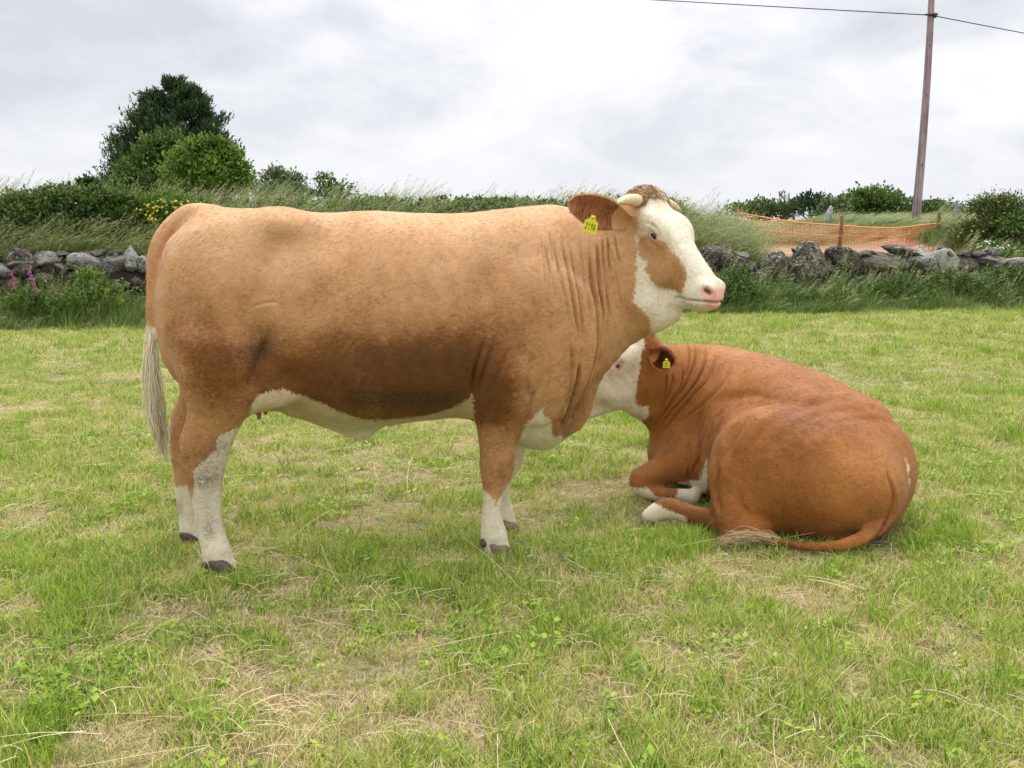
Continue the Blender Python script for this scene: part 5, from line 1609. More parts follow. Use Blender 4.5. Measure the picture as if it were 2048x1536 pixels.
def build_lying_body():
    f = Field((-0.98, -0.85, -0.03), (0.75, 1.15, 0.92), 0.0095)
    # trunk: rump -> shoulder -> breast
    f.loft([(*G(1680, 4.38, 0.27), 0.23, 0.27, 0.25), (*G(1640, 4.50, 0.32), 0.30, 0.32, 0.30), (*G(1590, 4.66, 0.35), 0.335, 0.35, 0.33), (*G(1520, 4.86, 0.37), 0.35, 0.37, 0.335),
            (*G(1450, 5.04, 0.39), 0.345, 0.36, 0.30), (*G(1400, 5.15, 0.40), 0.31, 0.33, 0.25), (*G(1362, 5.17, 0.38), 0.25, 0.28, 0.20)], k=0.08)
    # hindquarter lying over: big thigh towards the camera
    ax = [(-0.66, 0.75, 0.0), (0.75, 0.66, 0.0), (0, 0, 1.0)]
    f.ball(G(1632, 4.29, 0.23), (0.37, 0.25, 0.26), k=0.18, axes=ax)
    f.ball(G(1715, 4.28, 0.20), (0.20, 0.23, 0.22), k=0.10, axes=ax)
    f.ball(G(1745, 4.42, 0.24), (0.18, 0.22, 0.24), k=0.10, axes=ax)
    f.ball(G(1560, 4.27, 0.26), (0.24, 0.15, 0.22), k=0.18, axes=[(-0.9, 0.43, 0), (0.43, 0.9, 0), (0, 0, 1.0)])
    f.ball(G(1508, 4.33, 0.25), (0.15, 0.11, 0.24), k=0.17, axes=[(-0.9, 0.43, 0), (0.43, 0.9, 0), (0, 0, 1.0)])     # stifle
    f.ball(G(1490, 4.58, 0.36), (0.18, 0.13, 0.15), k=0.10, axes=ax)
    # hooks and tail head
    f.ball(G(1585, 4.47, 0.555), (0.12, 0.07, 0.055), k=0.07, axes=ax)
    f.ball(G(1480, 4.50, 0.66), (0.15, 0.10, 0.05), k=0.08, axes=ax, op='cut')
    f.ball(G(1700, 4.52, 0.50), (0.15, 0.13, 0.07), k=0.10, axes=ax)
    f.ball(G(1755, 4.40, 0.33), (0.10, 0.10, 0.10), k=0.08, axes=ax)
    # belly and lower flank resting on the grass
    f.ball(G(1500, 4.75, 0.20), (0.50, 0.27, 0.20), k=0.10, axes=ax)
    # near shank, hock and hind foot
    f.loft([(*G(1478, 4.27, 0.26), 0.12, 0.12, 0.09), (*G(1466, 4.22, 0.15), 0.10, 0.10, 0.075), (*G(1470, 4.17, 0.07), 0.085, 0.085, 0.06), (*G(1505, 4.13, 0.045), 0.05, 0.05, 0.05)], up=(1, 0, 0.2), k=0.05)
    f.loft([(*G(1520, 4.13, 0.045), 0.045, 0.045, 0.045), (*G(1460, 4.19, 0.065), 0.055, 0.06, 0.05), (*G(1410, 4.27, 0.075), 0.042, 0.05, 0.045), (*G(1370, 4.33, 0.085), 0.040, 0.05, 0.042), (*G(1338, 4.36, 0.095), 0.047, 0.055, 0.048),
            (*G(1314, 4.37, 0.075), 0.040, 0.05, 0.045), (*G(1298, 4.38, 0.05), 0.034, 0.04, 0.040)], k=0.03)
    # shoulder, forearm folded to the knee
    f.ball(G(1400, 4.98, 0.38), (0.15, 0.14, 0.22), k=0.10, axes=[(-0.8, 0.6, 0), (0.6, 0.8, 0), (0, 0, 1.0)])
    f.ball(G(1370, 4.92, 0.24), (0.16, 0.12, 0.16), k=0.08, axes=[(-0.9, 0.4, 0), (0.4, 0.9, 0), (0, 0, 1.0)])
    f.loft([(*G(1395, 4.86, 0.20), 0.12, 0.10, 0.10), (*G(1345, 4.82, 0.17), 0.095, 0.085, 0.085), (*G(1305, 4.80, 0.135), 0.065, 0.06, 0.065), (*G(1283, 4.79, 0.115), 0.055, 0.05, 0.055), (*G(1277, 4.79, 0.10), 0.045, 0.045, 0.05)], k=0.05)
    f.loft([(*G(1283, 4.77, 0.07), 0.035, 0.04, 0.04), (*G(1315, 4.75, 0.05), 0.034, 0.04, 0.035), (*G(1355, 4.73, 0.045), 0.036, 0.04, 0.035), (*G(1385, 4.71, 0.045), 0.04, 0.04, 0.04)], k=0.03)
    f.ball(G(1345, 5.02, 0.20), (0.12, 0.13, 0.15), k=0.08)
    # neck, heavy and deep
    f.loft([(*G(1420, 5.08, 0.46), 0.28, 0.30, 0.20), (*G(1378, 5.04, 0.50), 0.26, 0.27, 0.17), (*G(1345, 4.99, 0.54), 0.235, 0.235, 0.145), (*G(1318, 4.95, 0.585), 0.19, 0.185, 0.13), (*G(1292, 4.93, 0.61), 0.165, 0.15, 0.12), (*G(1268, 4.93, 0.64), 0.14, 0.14, 0.11)], k=0.06)
    f.loft([(*G(1300, 4.95, 0.44), 0.07, 0.075, 0.075), (*G(1330, 4.98, 0.41), 0.09, 0.10, 0.06), (*G(1350, 5.02, 0.34), 0.10, 0.13, 0.07)], k=0.06)
    head_sdf(f, LO, lF, lR, lN, 0.97)
    f.loft([(*LH(0.17, 0, -0.24), 0.04, 0.045, 0.06), (*A(1272, 806, 4.92), 0.06, 0.07, 0.07), (*A(1300, 800, 4.95), 0.08, 0.085, 0.08)], k=0.05, sub=1)
    # tail: down the rump, round under the thigh, switch forward
    pts = [(1752, 885, 4.44, .032), (1780, 925, 4.30, .040), (1790, 968, 4.21, .043), (1784, 1012, 4.11, .039), (1762, 1048, 4.02, .033), (1722, 1076, 3.955, .027), (1670, 1092, 3.93, .023), (1615, 1093, 3.95, .019), (1560, 1084, 4.01, .016), (1510, 1080, 4.05, .014)]
    f.loft([(*A(x, y, Y), r, r, r) for x, y, Y, r in pts], up=(0.3, -0.4, 0.8), k=0.02)
    f.blur(1)
    z = f.ax[2][None, None, :]
    f.D = -smin(-f.D, np.broadcast_to(z + 0.012, f.D.shape).astype(np.float32), 0.02)
    return f.mesh()

# ================================================================== finish both cows
def poly_S(pts, lat):
    return np.array([S(x, y, lat)[[0, 2]] for x, y in pts])


def gauss(V, c, r):
    return np.exp(-(((V - np.array(c)) / np.array(r)) ** 2).sum(1))


def finish_standing():
    V, Q = largest(*build_standing_body())
    V, Q = sub_mesh(V, Q, 1)
    N = normals(V, Q)
    near = lambda v: v[:, 1] < 0.02
    far = lambda v: v[:, 1] > 0.06
    gl = [  # neck folds: px polyline, width, depth
        ([(1128, 470), (1136, 540), (1146, 620), (1158, 690)], .0055, .012),
        ([(1148, 480), (1151, 540), (1157, 600), (1164, 690)], .0055, .013),
        ([(1108, 470), (1116, 530), (1128, 600), (1138, 660)], .005, .006),
        ([(1092, 480), (1098, 540), (1108, 600)], .006, .004),
        ([(1170, 470), (1170, 530), (1176, 590), (1184, 660)], .005, .006),
        ([(1187, 480), (1188, 560), (1197, 640), (1196, 700), (1180, 760), (1158, 825), (1142, 866)], .008, .020),
        ([(1203, 475), (1203, 560), (1208, 640), (1203, 710), (1188, 765), (1166, 845)], .007, .018),
        ([(1215, 472), (1213, 520), (1216, 575)], .0042, .009),
        ([(1226, 470), (1224, 510), (1228, 550)], .0042, .009),
        ([(1238, 470), (1240, 500), (1246, 530)], .004, .006),
        ([(1158, 720), (1150, 770), (1138, 820), (1126, 872)], .008, .018),
        ([(1130, 640), (1140, 720), (1136, 790), (1122, 840)], .008, .006),
        ([(1060, 700), (1048, 760), (1056, 800)], .012, .006),
        ([(966, 668), (946, 730), (940, 800)], .008, .010),
        ([(984, 676), (962, 740), (952, 800)], .008, .008),
        ([(1006, 700), (985, 760), (975, 800)], .010, .006),
        ([(1064, 770), (1052, 830), (1040, 870)], .010, .008),
        ([(548, 650), (535, 700), (515, 745), (503, 790)], .022, .012),
        ([(505, 612), (530, 604), (560, 600)], .006, .004),
        ([(600, 455), (560, 500), (535, 560), (530, 620)], .05, .008),
        ([(970, 520), (958, 600), (955, 680)], .05, .007),
    ]
    rr_ = np.random.RandomState(44)
    for q in range(16):
        x0 = 1085 + q * 10 + rr_.uniform(-4, 4); y0 = rr_.uniform(450, 560); ln = rr_.uniform(50, 150); sl = (x0 - 1085) / 150 * 14
        gl.append(([(x0, y0), (x0 + 0.3 * sl + rr_.uniform(-3, 3), y0 + ln * .5), (x0 + sl, y0 + ln)], rr_.uniform(.003, .0055), rr_.uniform(.002, .0055), ))
    G1 = [(np.array([S(x, y, 0.24)[[0, 2]] for x, y in p]), w_, d_, near) for p, w_, d_ in gl]
    G2 = [(np.array([S(x, y, 0.0)[[0, 2]] for x, y in p]), w_, d_ * 0.8, far) for p, w_, d_ in gl]
    disp = relief(V, N, G1) + relief(V, N, G2)
    # living surface: ribs, muscle and loose skin
    body = sstep(0.45, 0.75, V[:, 2])
    disp += body * 0.012 * (fbm(V * (1, 1, 0.8), 5.0, 2, 1) - 0.5)
    for px, py, am, r_ in ((522, 690, -.024, (.055, .3, .085)), (650, 480, -.007, (.13, .3, .07)), (548, 452, .012, (.055, .3, .04)), (968, 590, -.012, (.05, .3, .20)), (950, 770, -.014, (.05, .3, .07)), (1075, 560, .008, (.10, .3, .16)),
                           (1010, 740, .012, (.08, .3, .07)), (440, 600, .006, (.12, .3, .12)), (370, 560, -.006, (.04, .3, .12)), (395, 760, -.008, (.03, .3, .08)), (880, 560, .006, (.14, .3, .16)), (590, 700, .006, (.06, .3, .10)), (1150, 470, -.006, (.05, .3, .08))):
        am *= 1.3; disp += am * gauss(V, S(px, py, .3), r_) * (V[:, 1] < 0.05) + am * gauss(V, S(px, py, 0) + (0, .3, 0), r_) * (V[:, 1] > 0.05)
    ribs = sstep(0.55, 0.75, V[:, 0]) * sstep(1.25, 1.05, V[:, 0]) * sstep(0.7, 0.85, V[:, 2]) * sstep(1.3, 1.15, V[:, 2])
    disp += ribs * 0.0030 * np.sin((V[:, 0] + 0.25 * V[:, 2]) * 2 * PI / 0.085 + 2 * vnoise(V, 4))
    disp += 0.0028 * (fbm(V, 28, 2, 3) - 0.5)
    V2 = V + N * disp[:, None]
    # mouth slit in the head frame, nostril shaping
    hc = Hinv(V)
    xz = V[:, [0, 2]]
    head = (hc[:, 0] > -0.12) & (hc[:, 0] < 0.6) & (V[:, 0] > S(1255, 500, 0.1)[0])
    mp = [(0.57, -0.050), (0.525, -0.080), (0.480, -0.122), (0.437, -0.162), (0.40, -0.190)]
    d, t = seg_dist(hc[:, [0, 2]], catmull(mp, 5))
    m = (head & (d < 0.05)) * np.exp(-(d / 0.0055) ** 2) * sstep(0.0, 0.15, 1 - t)
    V2 -= N * (0.013 * m)[:, None]
    # creases above and below the eye
    for sg in (1, -1):
        for pl, dp in (([(0.105, -0.05), (0.135, -0.030), (0.175, -0.028), (0.21, -0.045)], 0.006), ([(0.15, -0.084), (0.185, -0.088), (0.22, -0.074)], 0.005)):
            d, t = seg_dist(hc[:, [0, 2]], catmull(pl, 5))
            m2 = head & (sg * hc[:, 1] > 0.06)
            V2 -= N * (m2 * dp * np.exp(-(d / 0.006) ** 2) * sstep(0, .2, t) * sstep(0, .2, 1 - t))[:, None]
    V = V2
    # ---- markings (signed distance in metres, negative = white)
    wh = np.full(len(V), 0.5)
    face = poly_sd(xz, poly_S([(1300, 398), (1284, 410), (1277, 440), (1273, 480), (1271, 530), (1268, 580), (1264, 602), (1282, 618), (1298, 640), (1305, 660), (1310, 690), (1500, 700), (1500, 300), (1345, 350), (1330, 392)], 0.20))
    wh = np.where(V[:, 0] > S(1240, 500, 0.1)[0], np.minimum(wh, face), wh)
    # blaze running up between the horns is pale, the rest of the poll brown
    # tan cheek patch
    def HP(px, py, b):
        dd = M_W2C @ ray(px, py); o = M_W2C @ (np.array([0, 0, CAM_H]) - COW_O)
        t_ = ((HO - o).dot(hR) + b * HSC) / dd.dot(hR)
        q = (o + t_ * dd - HO) / HSC
        return q.dot(hF), q.dot(hN)
    patch = [(1284, 484), (1290, 474), (1305, 468), (1322, 474), (1334, 486), (1341, 500), (1351, 516), (1364, 530), (1373, 550), (1367, 571), (1360, 588), (1345, 586), (1322, 576), (1307, 560), (1299, 540), (1299, 523), (1289, 518), (1283, 503)]
    pp = np.array([HP(x, y, 0.105 if y < 530 else 0.085) for x, y in patch])
    pd = poly_sd(hc[:, [0, 2]], pp)
    wh = np.where(head & (hc[:, 1] > 0.0), np.maximum(wh, -pd), wh)
    wh = np.where(head & (hc[:, 1] <= 0.0), np.maximum(wh, -poly_sd(hc[:, [0, 2]], pp * (1, 1) + (0.02, 0.0)) - 0.02), wh)
    def add_white(pts, lat, cond):
        nonlocal wh
        d_ = poly_sd(xz, poly_S(pts, lat)); wh = np.where(cond, np.minimum(wh, d_), wh)
    y = V[:, 1]
    sH = S(600, 900, 0)[0]; sF = S(900, 900, 0)[0]
    add_white([(392, 935), (412, 915), (430, 900), (440, 868), (482, 850), (500, 1220), (380, 1220), (374, 1020), (388, 985)], 0.20, (y < 0.02) & (xz[:, 0] < sH))
    add_white([(320, 978), (345, 972), (380, 966), (430, 960), (440, 1200), (300, 1200)], -0.19, (y > -0.02) & (xz[:, 0] < sH))
    add_white([(950, 968), (968, 978), (980, 990), (990, 1003), (1000, 985), (1012, 968), (1040, 950), (1060, 1200), (930, 1200)], 0.17, (y < 0.0) & (xz[:, 0] > sF))
    add_white([(985, 850), (1080, 850), (1080, 1200), (970, 1200), (980, 960)], -0.15, (y > 0.03) & (xz[:, 0] > sF))
    belly = [(498, 830), (508, 800), (522, 785), (545, 776), (575, 778), (605, 790), (640, 803), (680, 822), (715, 838), (750, 846), (800, 842), (850, 838), (895, 822), (925, 806), (944, 790), (952, 850), (950, 960), (490, 960)]
    add_white(belly, 0.24, (y < 0.20) & (xz[:, 0] > S(495, 820, 0.2)[0]) & (xz[:, 0] < S(952, 820, .2)[0]))
    add_white([(x, yy + 6) for x, yy in belly], -0.24, (y > 0.05) & (xz[:, 0] > S(480, 820, -.2)[0]) & (xz[:, 0] < S(952, 820, -.2)[0]))
    add_white([(1036, 880), (1043, 838), (1058, 818), (1074, 804), (1077, 822), (1092, 828), (1099, 848), (1100, 863), (1110, 875), (1124, 868), (1131, 884), (1150, 960), (1030, 960)], 0.14, xz[:, 0] > S(1028, 850, .14)[0])
    add_white([(270, 640), (318, 655), (330, 1000), (270, 1000)], 0.0, xz[:, 0] < S(320, 700, 0)[0])
    # ---- stains, dry mud, and shade painted into the coat colour
    dirt = 1.1 * gauss(V, S(800, 798, .28), (.15, .3, .055)) + 0.95 * gauss(V, S(720, 795, .28), (.07, .3, .04)) + 0.8 * gauss(V, S(880, 800, .28), (.09, .3, .045)) + 0.55 * gauss(V, S(690, 760, .28), (.14, .3, .06))
    dirt += 0.85 * gauss(V, S(522, 692, .28), (.045, .3, .06)) + 0.6 * gauss(V, S(490, 705, .28), (.07, .3, .035)) + 0.35 * gauss(V, S(380, 600, .28), (.07, .3, .05))  # flank crease: the shade of the hollow is painted in here
    dirt += 0.5 * gauss(V, S(835, 700, .28), (.35, .3, .07))  # broad lower-flank band: staining plus shade of the barrel put into the colour
    dirt += 0.5 * gauss(V, S(445, 885, .2), (.030, .08, .030)) + 0.6 * gauss(V, S(415, 955, .2), (.06, .08, .045)) + 0.6 * gauss(V, S(420, 915, .2), (.06, .08, .08)) + 0.6 * gauss(V, S(420, 1052, .2), (.022, .08, .05)) + 0.3 * gauss(V, S(410, 1010, .2), (.05, .08, .10)) + 0.5 * gauss(V, S(376, 915, .2), (.02, .08, .018))
    dirt += 0.6 * gauss(V, S(362, 1010, -.2), (.02, .08, .05)) + 0.5 * gauss(V, S(1000, 950, .17), (.02, .08, .02)) + 0.35 * gauss(V, S(1085, 790, .15), (.10, .2, .03)) + 0.3 * gauss(V, S(1040, 765, .2), (.06, .2, .03))
    dirt += 0.35 * (hc[:, 0] < 0.02) * head * gauss(V, H(-0.02, 0, -0.02), (.08, .08, .08))
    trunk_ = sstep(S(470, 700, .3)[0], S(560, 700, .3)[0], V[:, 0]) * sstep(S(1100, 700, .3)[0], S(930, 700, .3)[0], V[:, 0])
    deep = 1.6 * trunk_ * sstep(1.10, 0.70, V[:, 2]) * sstep(.52, .64, V[:, 2]) + 1.05 * gauss(V, S(450, 715, .25), (.16, .4, .15)) * (V[:, 2] > .5) + 0.25 * sstep(1.1, .8, V[:, 2]) - 0.35 * sstep(1.12, 1.36, V[:, 2])  # coat's own variation plus overhead light painted in: paler back, shaded lower body
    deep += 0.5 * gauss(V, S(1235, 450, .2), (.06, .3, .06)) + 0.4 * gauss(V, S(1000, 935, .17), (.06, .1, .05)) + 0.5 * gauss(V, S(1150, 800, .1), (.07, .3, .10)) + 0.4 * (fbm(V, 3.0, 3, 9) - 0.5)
    # ---- bare pink skin
    ax = np.linalg.norm((hc - (0.528, 0, -0.060)) / (0.052, 0.10, 0.048), axis=1)
    pink = sstep(1.15, 0.75, ax) * head
    for sg in (1, -1):
        de = np.linalg.norm((hc - (0.168, sg * 0.132, -0.058)) / (0.040, 0.05, 0.026), axis=1)
        pink = np.maximum(pink, 0.4 * sstep(1.1, 0.5, de) * head)
        dn_ = np.linalg.norm((hc - (0.492, sg * 0.06, -0.050)) / (0.034, 0.04, 0.024), axis=1)
        pink = np.maximum(pink, sstep(1.2, 0.7, dn_) * head)
    pink = np.maximum(pink, 0.7 * gauss(V, S(333, 500, 0.06), (.025, .08, .06)))
    black = np.zeros(len(V))
    for sg in (1, -1):
        dn_ = np.linalg.norm((hc - (0.492, sg * 0.062, -0.050)) / (0.019, 0.03, 0.0095), axis=1)
        black = np.maximum(black, sstep(1.1, 0.7, dn_) * head * 0.8)
    ml, _ = seg_dist(hc[:, [0, 2]], catmull(mp, 5))
    black = np.maximum(black, 0.55 * np.exp(-(ml / 0.0035) ** 2) * head * (hc[:, 0] > 0.36))
    root = empty('standing_cow', tuple(COW_O), COW_YAW)
    tag(root, 'tan and white cow standing in profile with its white face turned to us', 'cow', 'cows in the pasture')
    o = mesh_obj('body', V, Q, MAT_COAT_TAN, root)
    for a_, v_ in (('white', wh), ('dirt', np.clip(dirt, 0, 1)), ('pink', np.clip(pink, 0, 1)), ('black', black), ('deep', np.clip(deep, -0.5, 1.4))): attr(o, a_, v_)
    # ---- eyes
    for sg in (1, -1):
        make_eye(root, H(0.170, sg * 0.117, -0.059), sg * hR + 0.30 * hF + 0.20 * hN, hF * sg, 0.0275)
    # ---- horns
    make_horn(root, H(-0.005, 0.100, -0.035), S(1234, 408, 0.36), 0.027, (0, 0, 0.010))
    make_horn(root, H(0.0, -0.105, -0.035), H(0.045, -0.215, -0.045), 0.022, (0, 0, 0.008))
    # ---- ears
    ear_in = plain('inner_ear_skin', (0.36, 0.14, 0.07), 0.7, 0.2, 0.35, 40, 0.3)
    nrm = M_W2C @ np.array([0.42, -0.88, -0.12])
    bs_ = H(0.055, 0.10, -0.115); tip = S(1137, 404, 0.45)
    ear = make_ear(root, bs_, tip, nrm, 0.062, 0.80, MAT_COAT_TAN, ear_in, MAT_FUR_TAN, 900, 3)
    tg = make_tag(ear, S(1181, 452, 0.47), M_W2C @ np.array([0.1, -1, -0.05]), M_W2C @ np.array([0.28, 0, 1.0]), 0.052, '2186')
    mir = H(0.045, -0.105, -0.115)
    ear2 = make_ear(root, mir, mir + 0.2 * (-0.55 * hR - 0.75 * hN + 0.1 * hF), -hR * 0.3 + hF * 0.5 + hN * 0.3, 0.062, 0.85, MAT_COAT_TAN, ear_in, MAT_FUR_TAN, 300, 4)
    # ---- curly poll
    rnd = np.random.RandomState(5); P = []; Wd = []; T = []
    Nn = normals(V, Q)
    cand = np.where(head & (hc[:, 2] > -0.10) & (hc[:, 0] < 0.022 + 0.05 * (vnoise(hc, 40) - 0.5)) & (hc[:, 0] > -0.10) & (np.abs(hc[:, 1]) < 0.115) & (Nn @ hN > 0.1))[0]
    for q in range(1900):
        vi = cand[rnd.randint(len(cand))]; p = V[vi]; a_, b_ = hc[vi, 0], hc[vi, 1]
        dr = Nn[vi] * 0.55 + hF * rnd.normal(0.25, 0.4) + hR * rnd.normal(0, 0.5); dr /= np.linalg.norm(dr)
        e1 = np.cross(dr, rnd.normal(0, 1, 3)); e1 /= np.linalg.norm(e1); e2 = np.cross(dr, e1)
        ln = rnd.uniform(0.008, 0.019); rr = rnd.uniform(0.003, 0.006); ph = rnd.rand() * 6
        P.append([p + dr * ln * t + rr * t * (e1 * math.cos(ph + 6.5 * t) + e2 * math.sin(ph + 6.5 * t)) - np.array([0, 0, 0.012 * t * t]) for t in np.linspace(0, 1, 7)])
        Wd.append(rnd.uniform(0.0013, 0.0027))
        white = (abs(b_ + 0.035) < 0.030 and a_ > -0.05 and rnd.rand() < .75) or (a_ > 0.035 and rnd.rand() < .8)
        T.append(rnd.uniform(0.65, 1.0) if white else (rnd.uniform(0, 0.40) if rnd.rand() < .8 else rnd.uniform(.45, .8)))
    strands('poll_hair', P, Wd, np.array(T), MAT_POLL, root)
    # ---- tail switch
    P = []; Wd = []; T = []
    ctr = np.array([S(x, y_, 0.02) for x, y_ in [(301, 655), (302, 700), (304, 745), (307, 790), (311, 830), (319, 870), (327, 905), (334, 926)]])
    for q in range(620):
        s0 = rnd.uniform(0, 4.2); ln = rnd.uniform(1.6, 3.4) * (1 if s0 < 3 else 0.9)
        off = rnd.normal(0, 1, 3) * (0.007, 0.006, 0.0); sp = rnd.normal(0, 1, 3) * (0.013, 0.012, 0.006); ph = rnd.rand() * 6; amp = rnd.uniform(0.001, 0.005)
        pts = []
        for t in np.linspace(0, 1, 9):
            u = min(s0 + ln * t, 6.95 - 0.3 * rnd.rand() * 0); i = int(u); fr = u - i
            c_ = ctr[i] * (1 - fr) + ctr[min(i + 1, 7)] * fr
            swell = math.sin(PI * min(u / 7.0, 1)) ** 0.7
            pts.append(c_ + off * (0.8 + swell) + sp * swell * (0.4 + 0.6 * t) + np.array([amp * math.sin(ph + 7 * t + u), amp * math.cos(ph + 6 * t), 0]))
        P.append(pts); Wd.append(rnd.uniform(0.0011, 0.0022)); T.append(np.clip(rnd.normal(1.05 - 0.14 * s0, 0.20), 0, 1))
    strands('tail_switch', P, Wd, np.array(T), MAT_SWITCH, root)
    # ---- feet
    def foot(px, py, lat, mat, tilt=0.0):
        p = S(px, py, lat); p[2] = 0.0
        make_claws(root, p, (1, -0.12 if lat > 0 else 0.12, 0), mat, 1.0, tilt)
    foot(447, 1148, 0.21, MAT_HOOF_DARK); foot(386, 1082, -0.19, MAT_HOOF_DARK)
    foot(999, 1108, 0.17, MAT_HOOF); foot(1012, 1057, -0.15, MAT_HOOF)
    for px, py, lat in ((409, 1134, 0.22), (409, 1134, 0.17), (366, 1072, -0.17), (967, 1086, 0.19), (967, 1086, 0.15), (988, 1040, -0.14)):
        v, f_ = blob((0, 0, 0), (0.016, 0.013, 0.020), 3, 0.1)
        mesh_obj('dewclaw', v, f_, MAT_HOOF_DARK, root, loc=tuple(S(px, py, lat)))
    # ---- teats
    for px, py, lat, ln in ((517, 806, 0.05, 0.068), (504, 800, 0.0, 0.05), (530, 806, -0.06, 0.05), (512, 806, -0.08, 0.05)):
        p = S(px, py, lat)
        v, f_ = tube([p + (0, 0, 0.02), p, p - (0, 0, ln * 0.5), p - (0, 0, ln * 0.9), p - (0, 0, ln)], [0.016, 0.0125, 0.010, 0.0085, 0.003], 10)
        mesh_obj('teat', v, f_, MAT_TEAT, root)
    return root, V, Q, o


DIGITS = {'0': [[(0, 0), (1, 0), (1, 2), (0, 2), (0, 0)]], '1': [[(.2, 1.6), (.6, 2), (.6, 0)]], '2': [[(0, 1.6), (.3, 2), (.8, 2), (1, 1.5), (0, 0), (1, 0)]],
          '6': [[(.9, 2), (.2, 1.3), (0, .5), (.4, 0), (1, .3), (.8, 1), (.1, .8)]], '8': [[(.5, 1), (0, 1.4), (.3, 2), (.8, 2), (1, 1.4), (.5, 1), (0, .5), (.3, 0), (.8, 0), (1, .5), (.5, 1)]],
          '4': [[(.8, 0), (.8, 2), (0, .7), (1.1, .7)]], '7': [[(0, 2), (1, 2), (.4, 0)]], '3': [[(0, 2), (1, 2), (.4, 1.1), (1, .6), (.6, 0), (0, .2)]]}


def make_tag(parent, c, nrm, up, sz, txt):
    """plastic ear tag: house-shaped plate with a stud, its number inked on it"""
    n_ = np.array(nrm, float); n_ /= np.linalg.norm(n_); u = np.array(up, float); u -= n_ * u.dot(n_); u /= np.linalg.norm(u); r_ = np.cross(u, n_)
    out = [(-.5, -.5), (.5, -.5), (.5, .30), (.22, .52), (.14, .78), (-.14, .78), (-.22, .52), (-.5, .30)]
    V = []; k = len(out)
    for z_ in (0.0012, -0.0012):
        for x, y in out: V.append(c + sz * (r_ * x + u * y) + n_ * z_ + n_ * 0.15 * sz * (x * x))
    F = [tuple(range(k)), tuple(range(k, 2 * k))[::-1]] + [(i, k + i, k + (i + 1) % k, (i + 1) % k) for i in range(k)]
    t = mesh_obj('ear_tag', V, F, MAT_TAG, parent, smooth=False)
    p = c + sz * u * 0.64
    v, f_ = tube([p - n_ * 0.004, p + n_ * 0.005], [0.0065, 0.0055], 10)
    mesh_obj('stud', v, f_, MAT_TAG, t)
    V = []; F = []
    dw = 0.78 / len(txt)
    for i, ch in enumerate(txt):
        for st in DIGITS[ch]:
            P = [np.array(c) + sz * (r_ * (-.36 + i * dw + q[0] * dw * .62) + u * (-.27 + q[1] * .22)) + n_ * (0.0022 + 0.15 * sz * (-.36 + i * dw) ** 2) for q in st]
            v, f_ = tube(P, sz * 0.026, 4)
            F += [tuple(a + len(V) for a in q) for q in f_]; V += list(v)
    mesh_obj('number', V, F, MAT_INK, t)
    return t


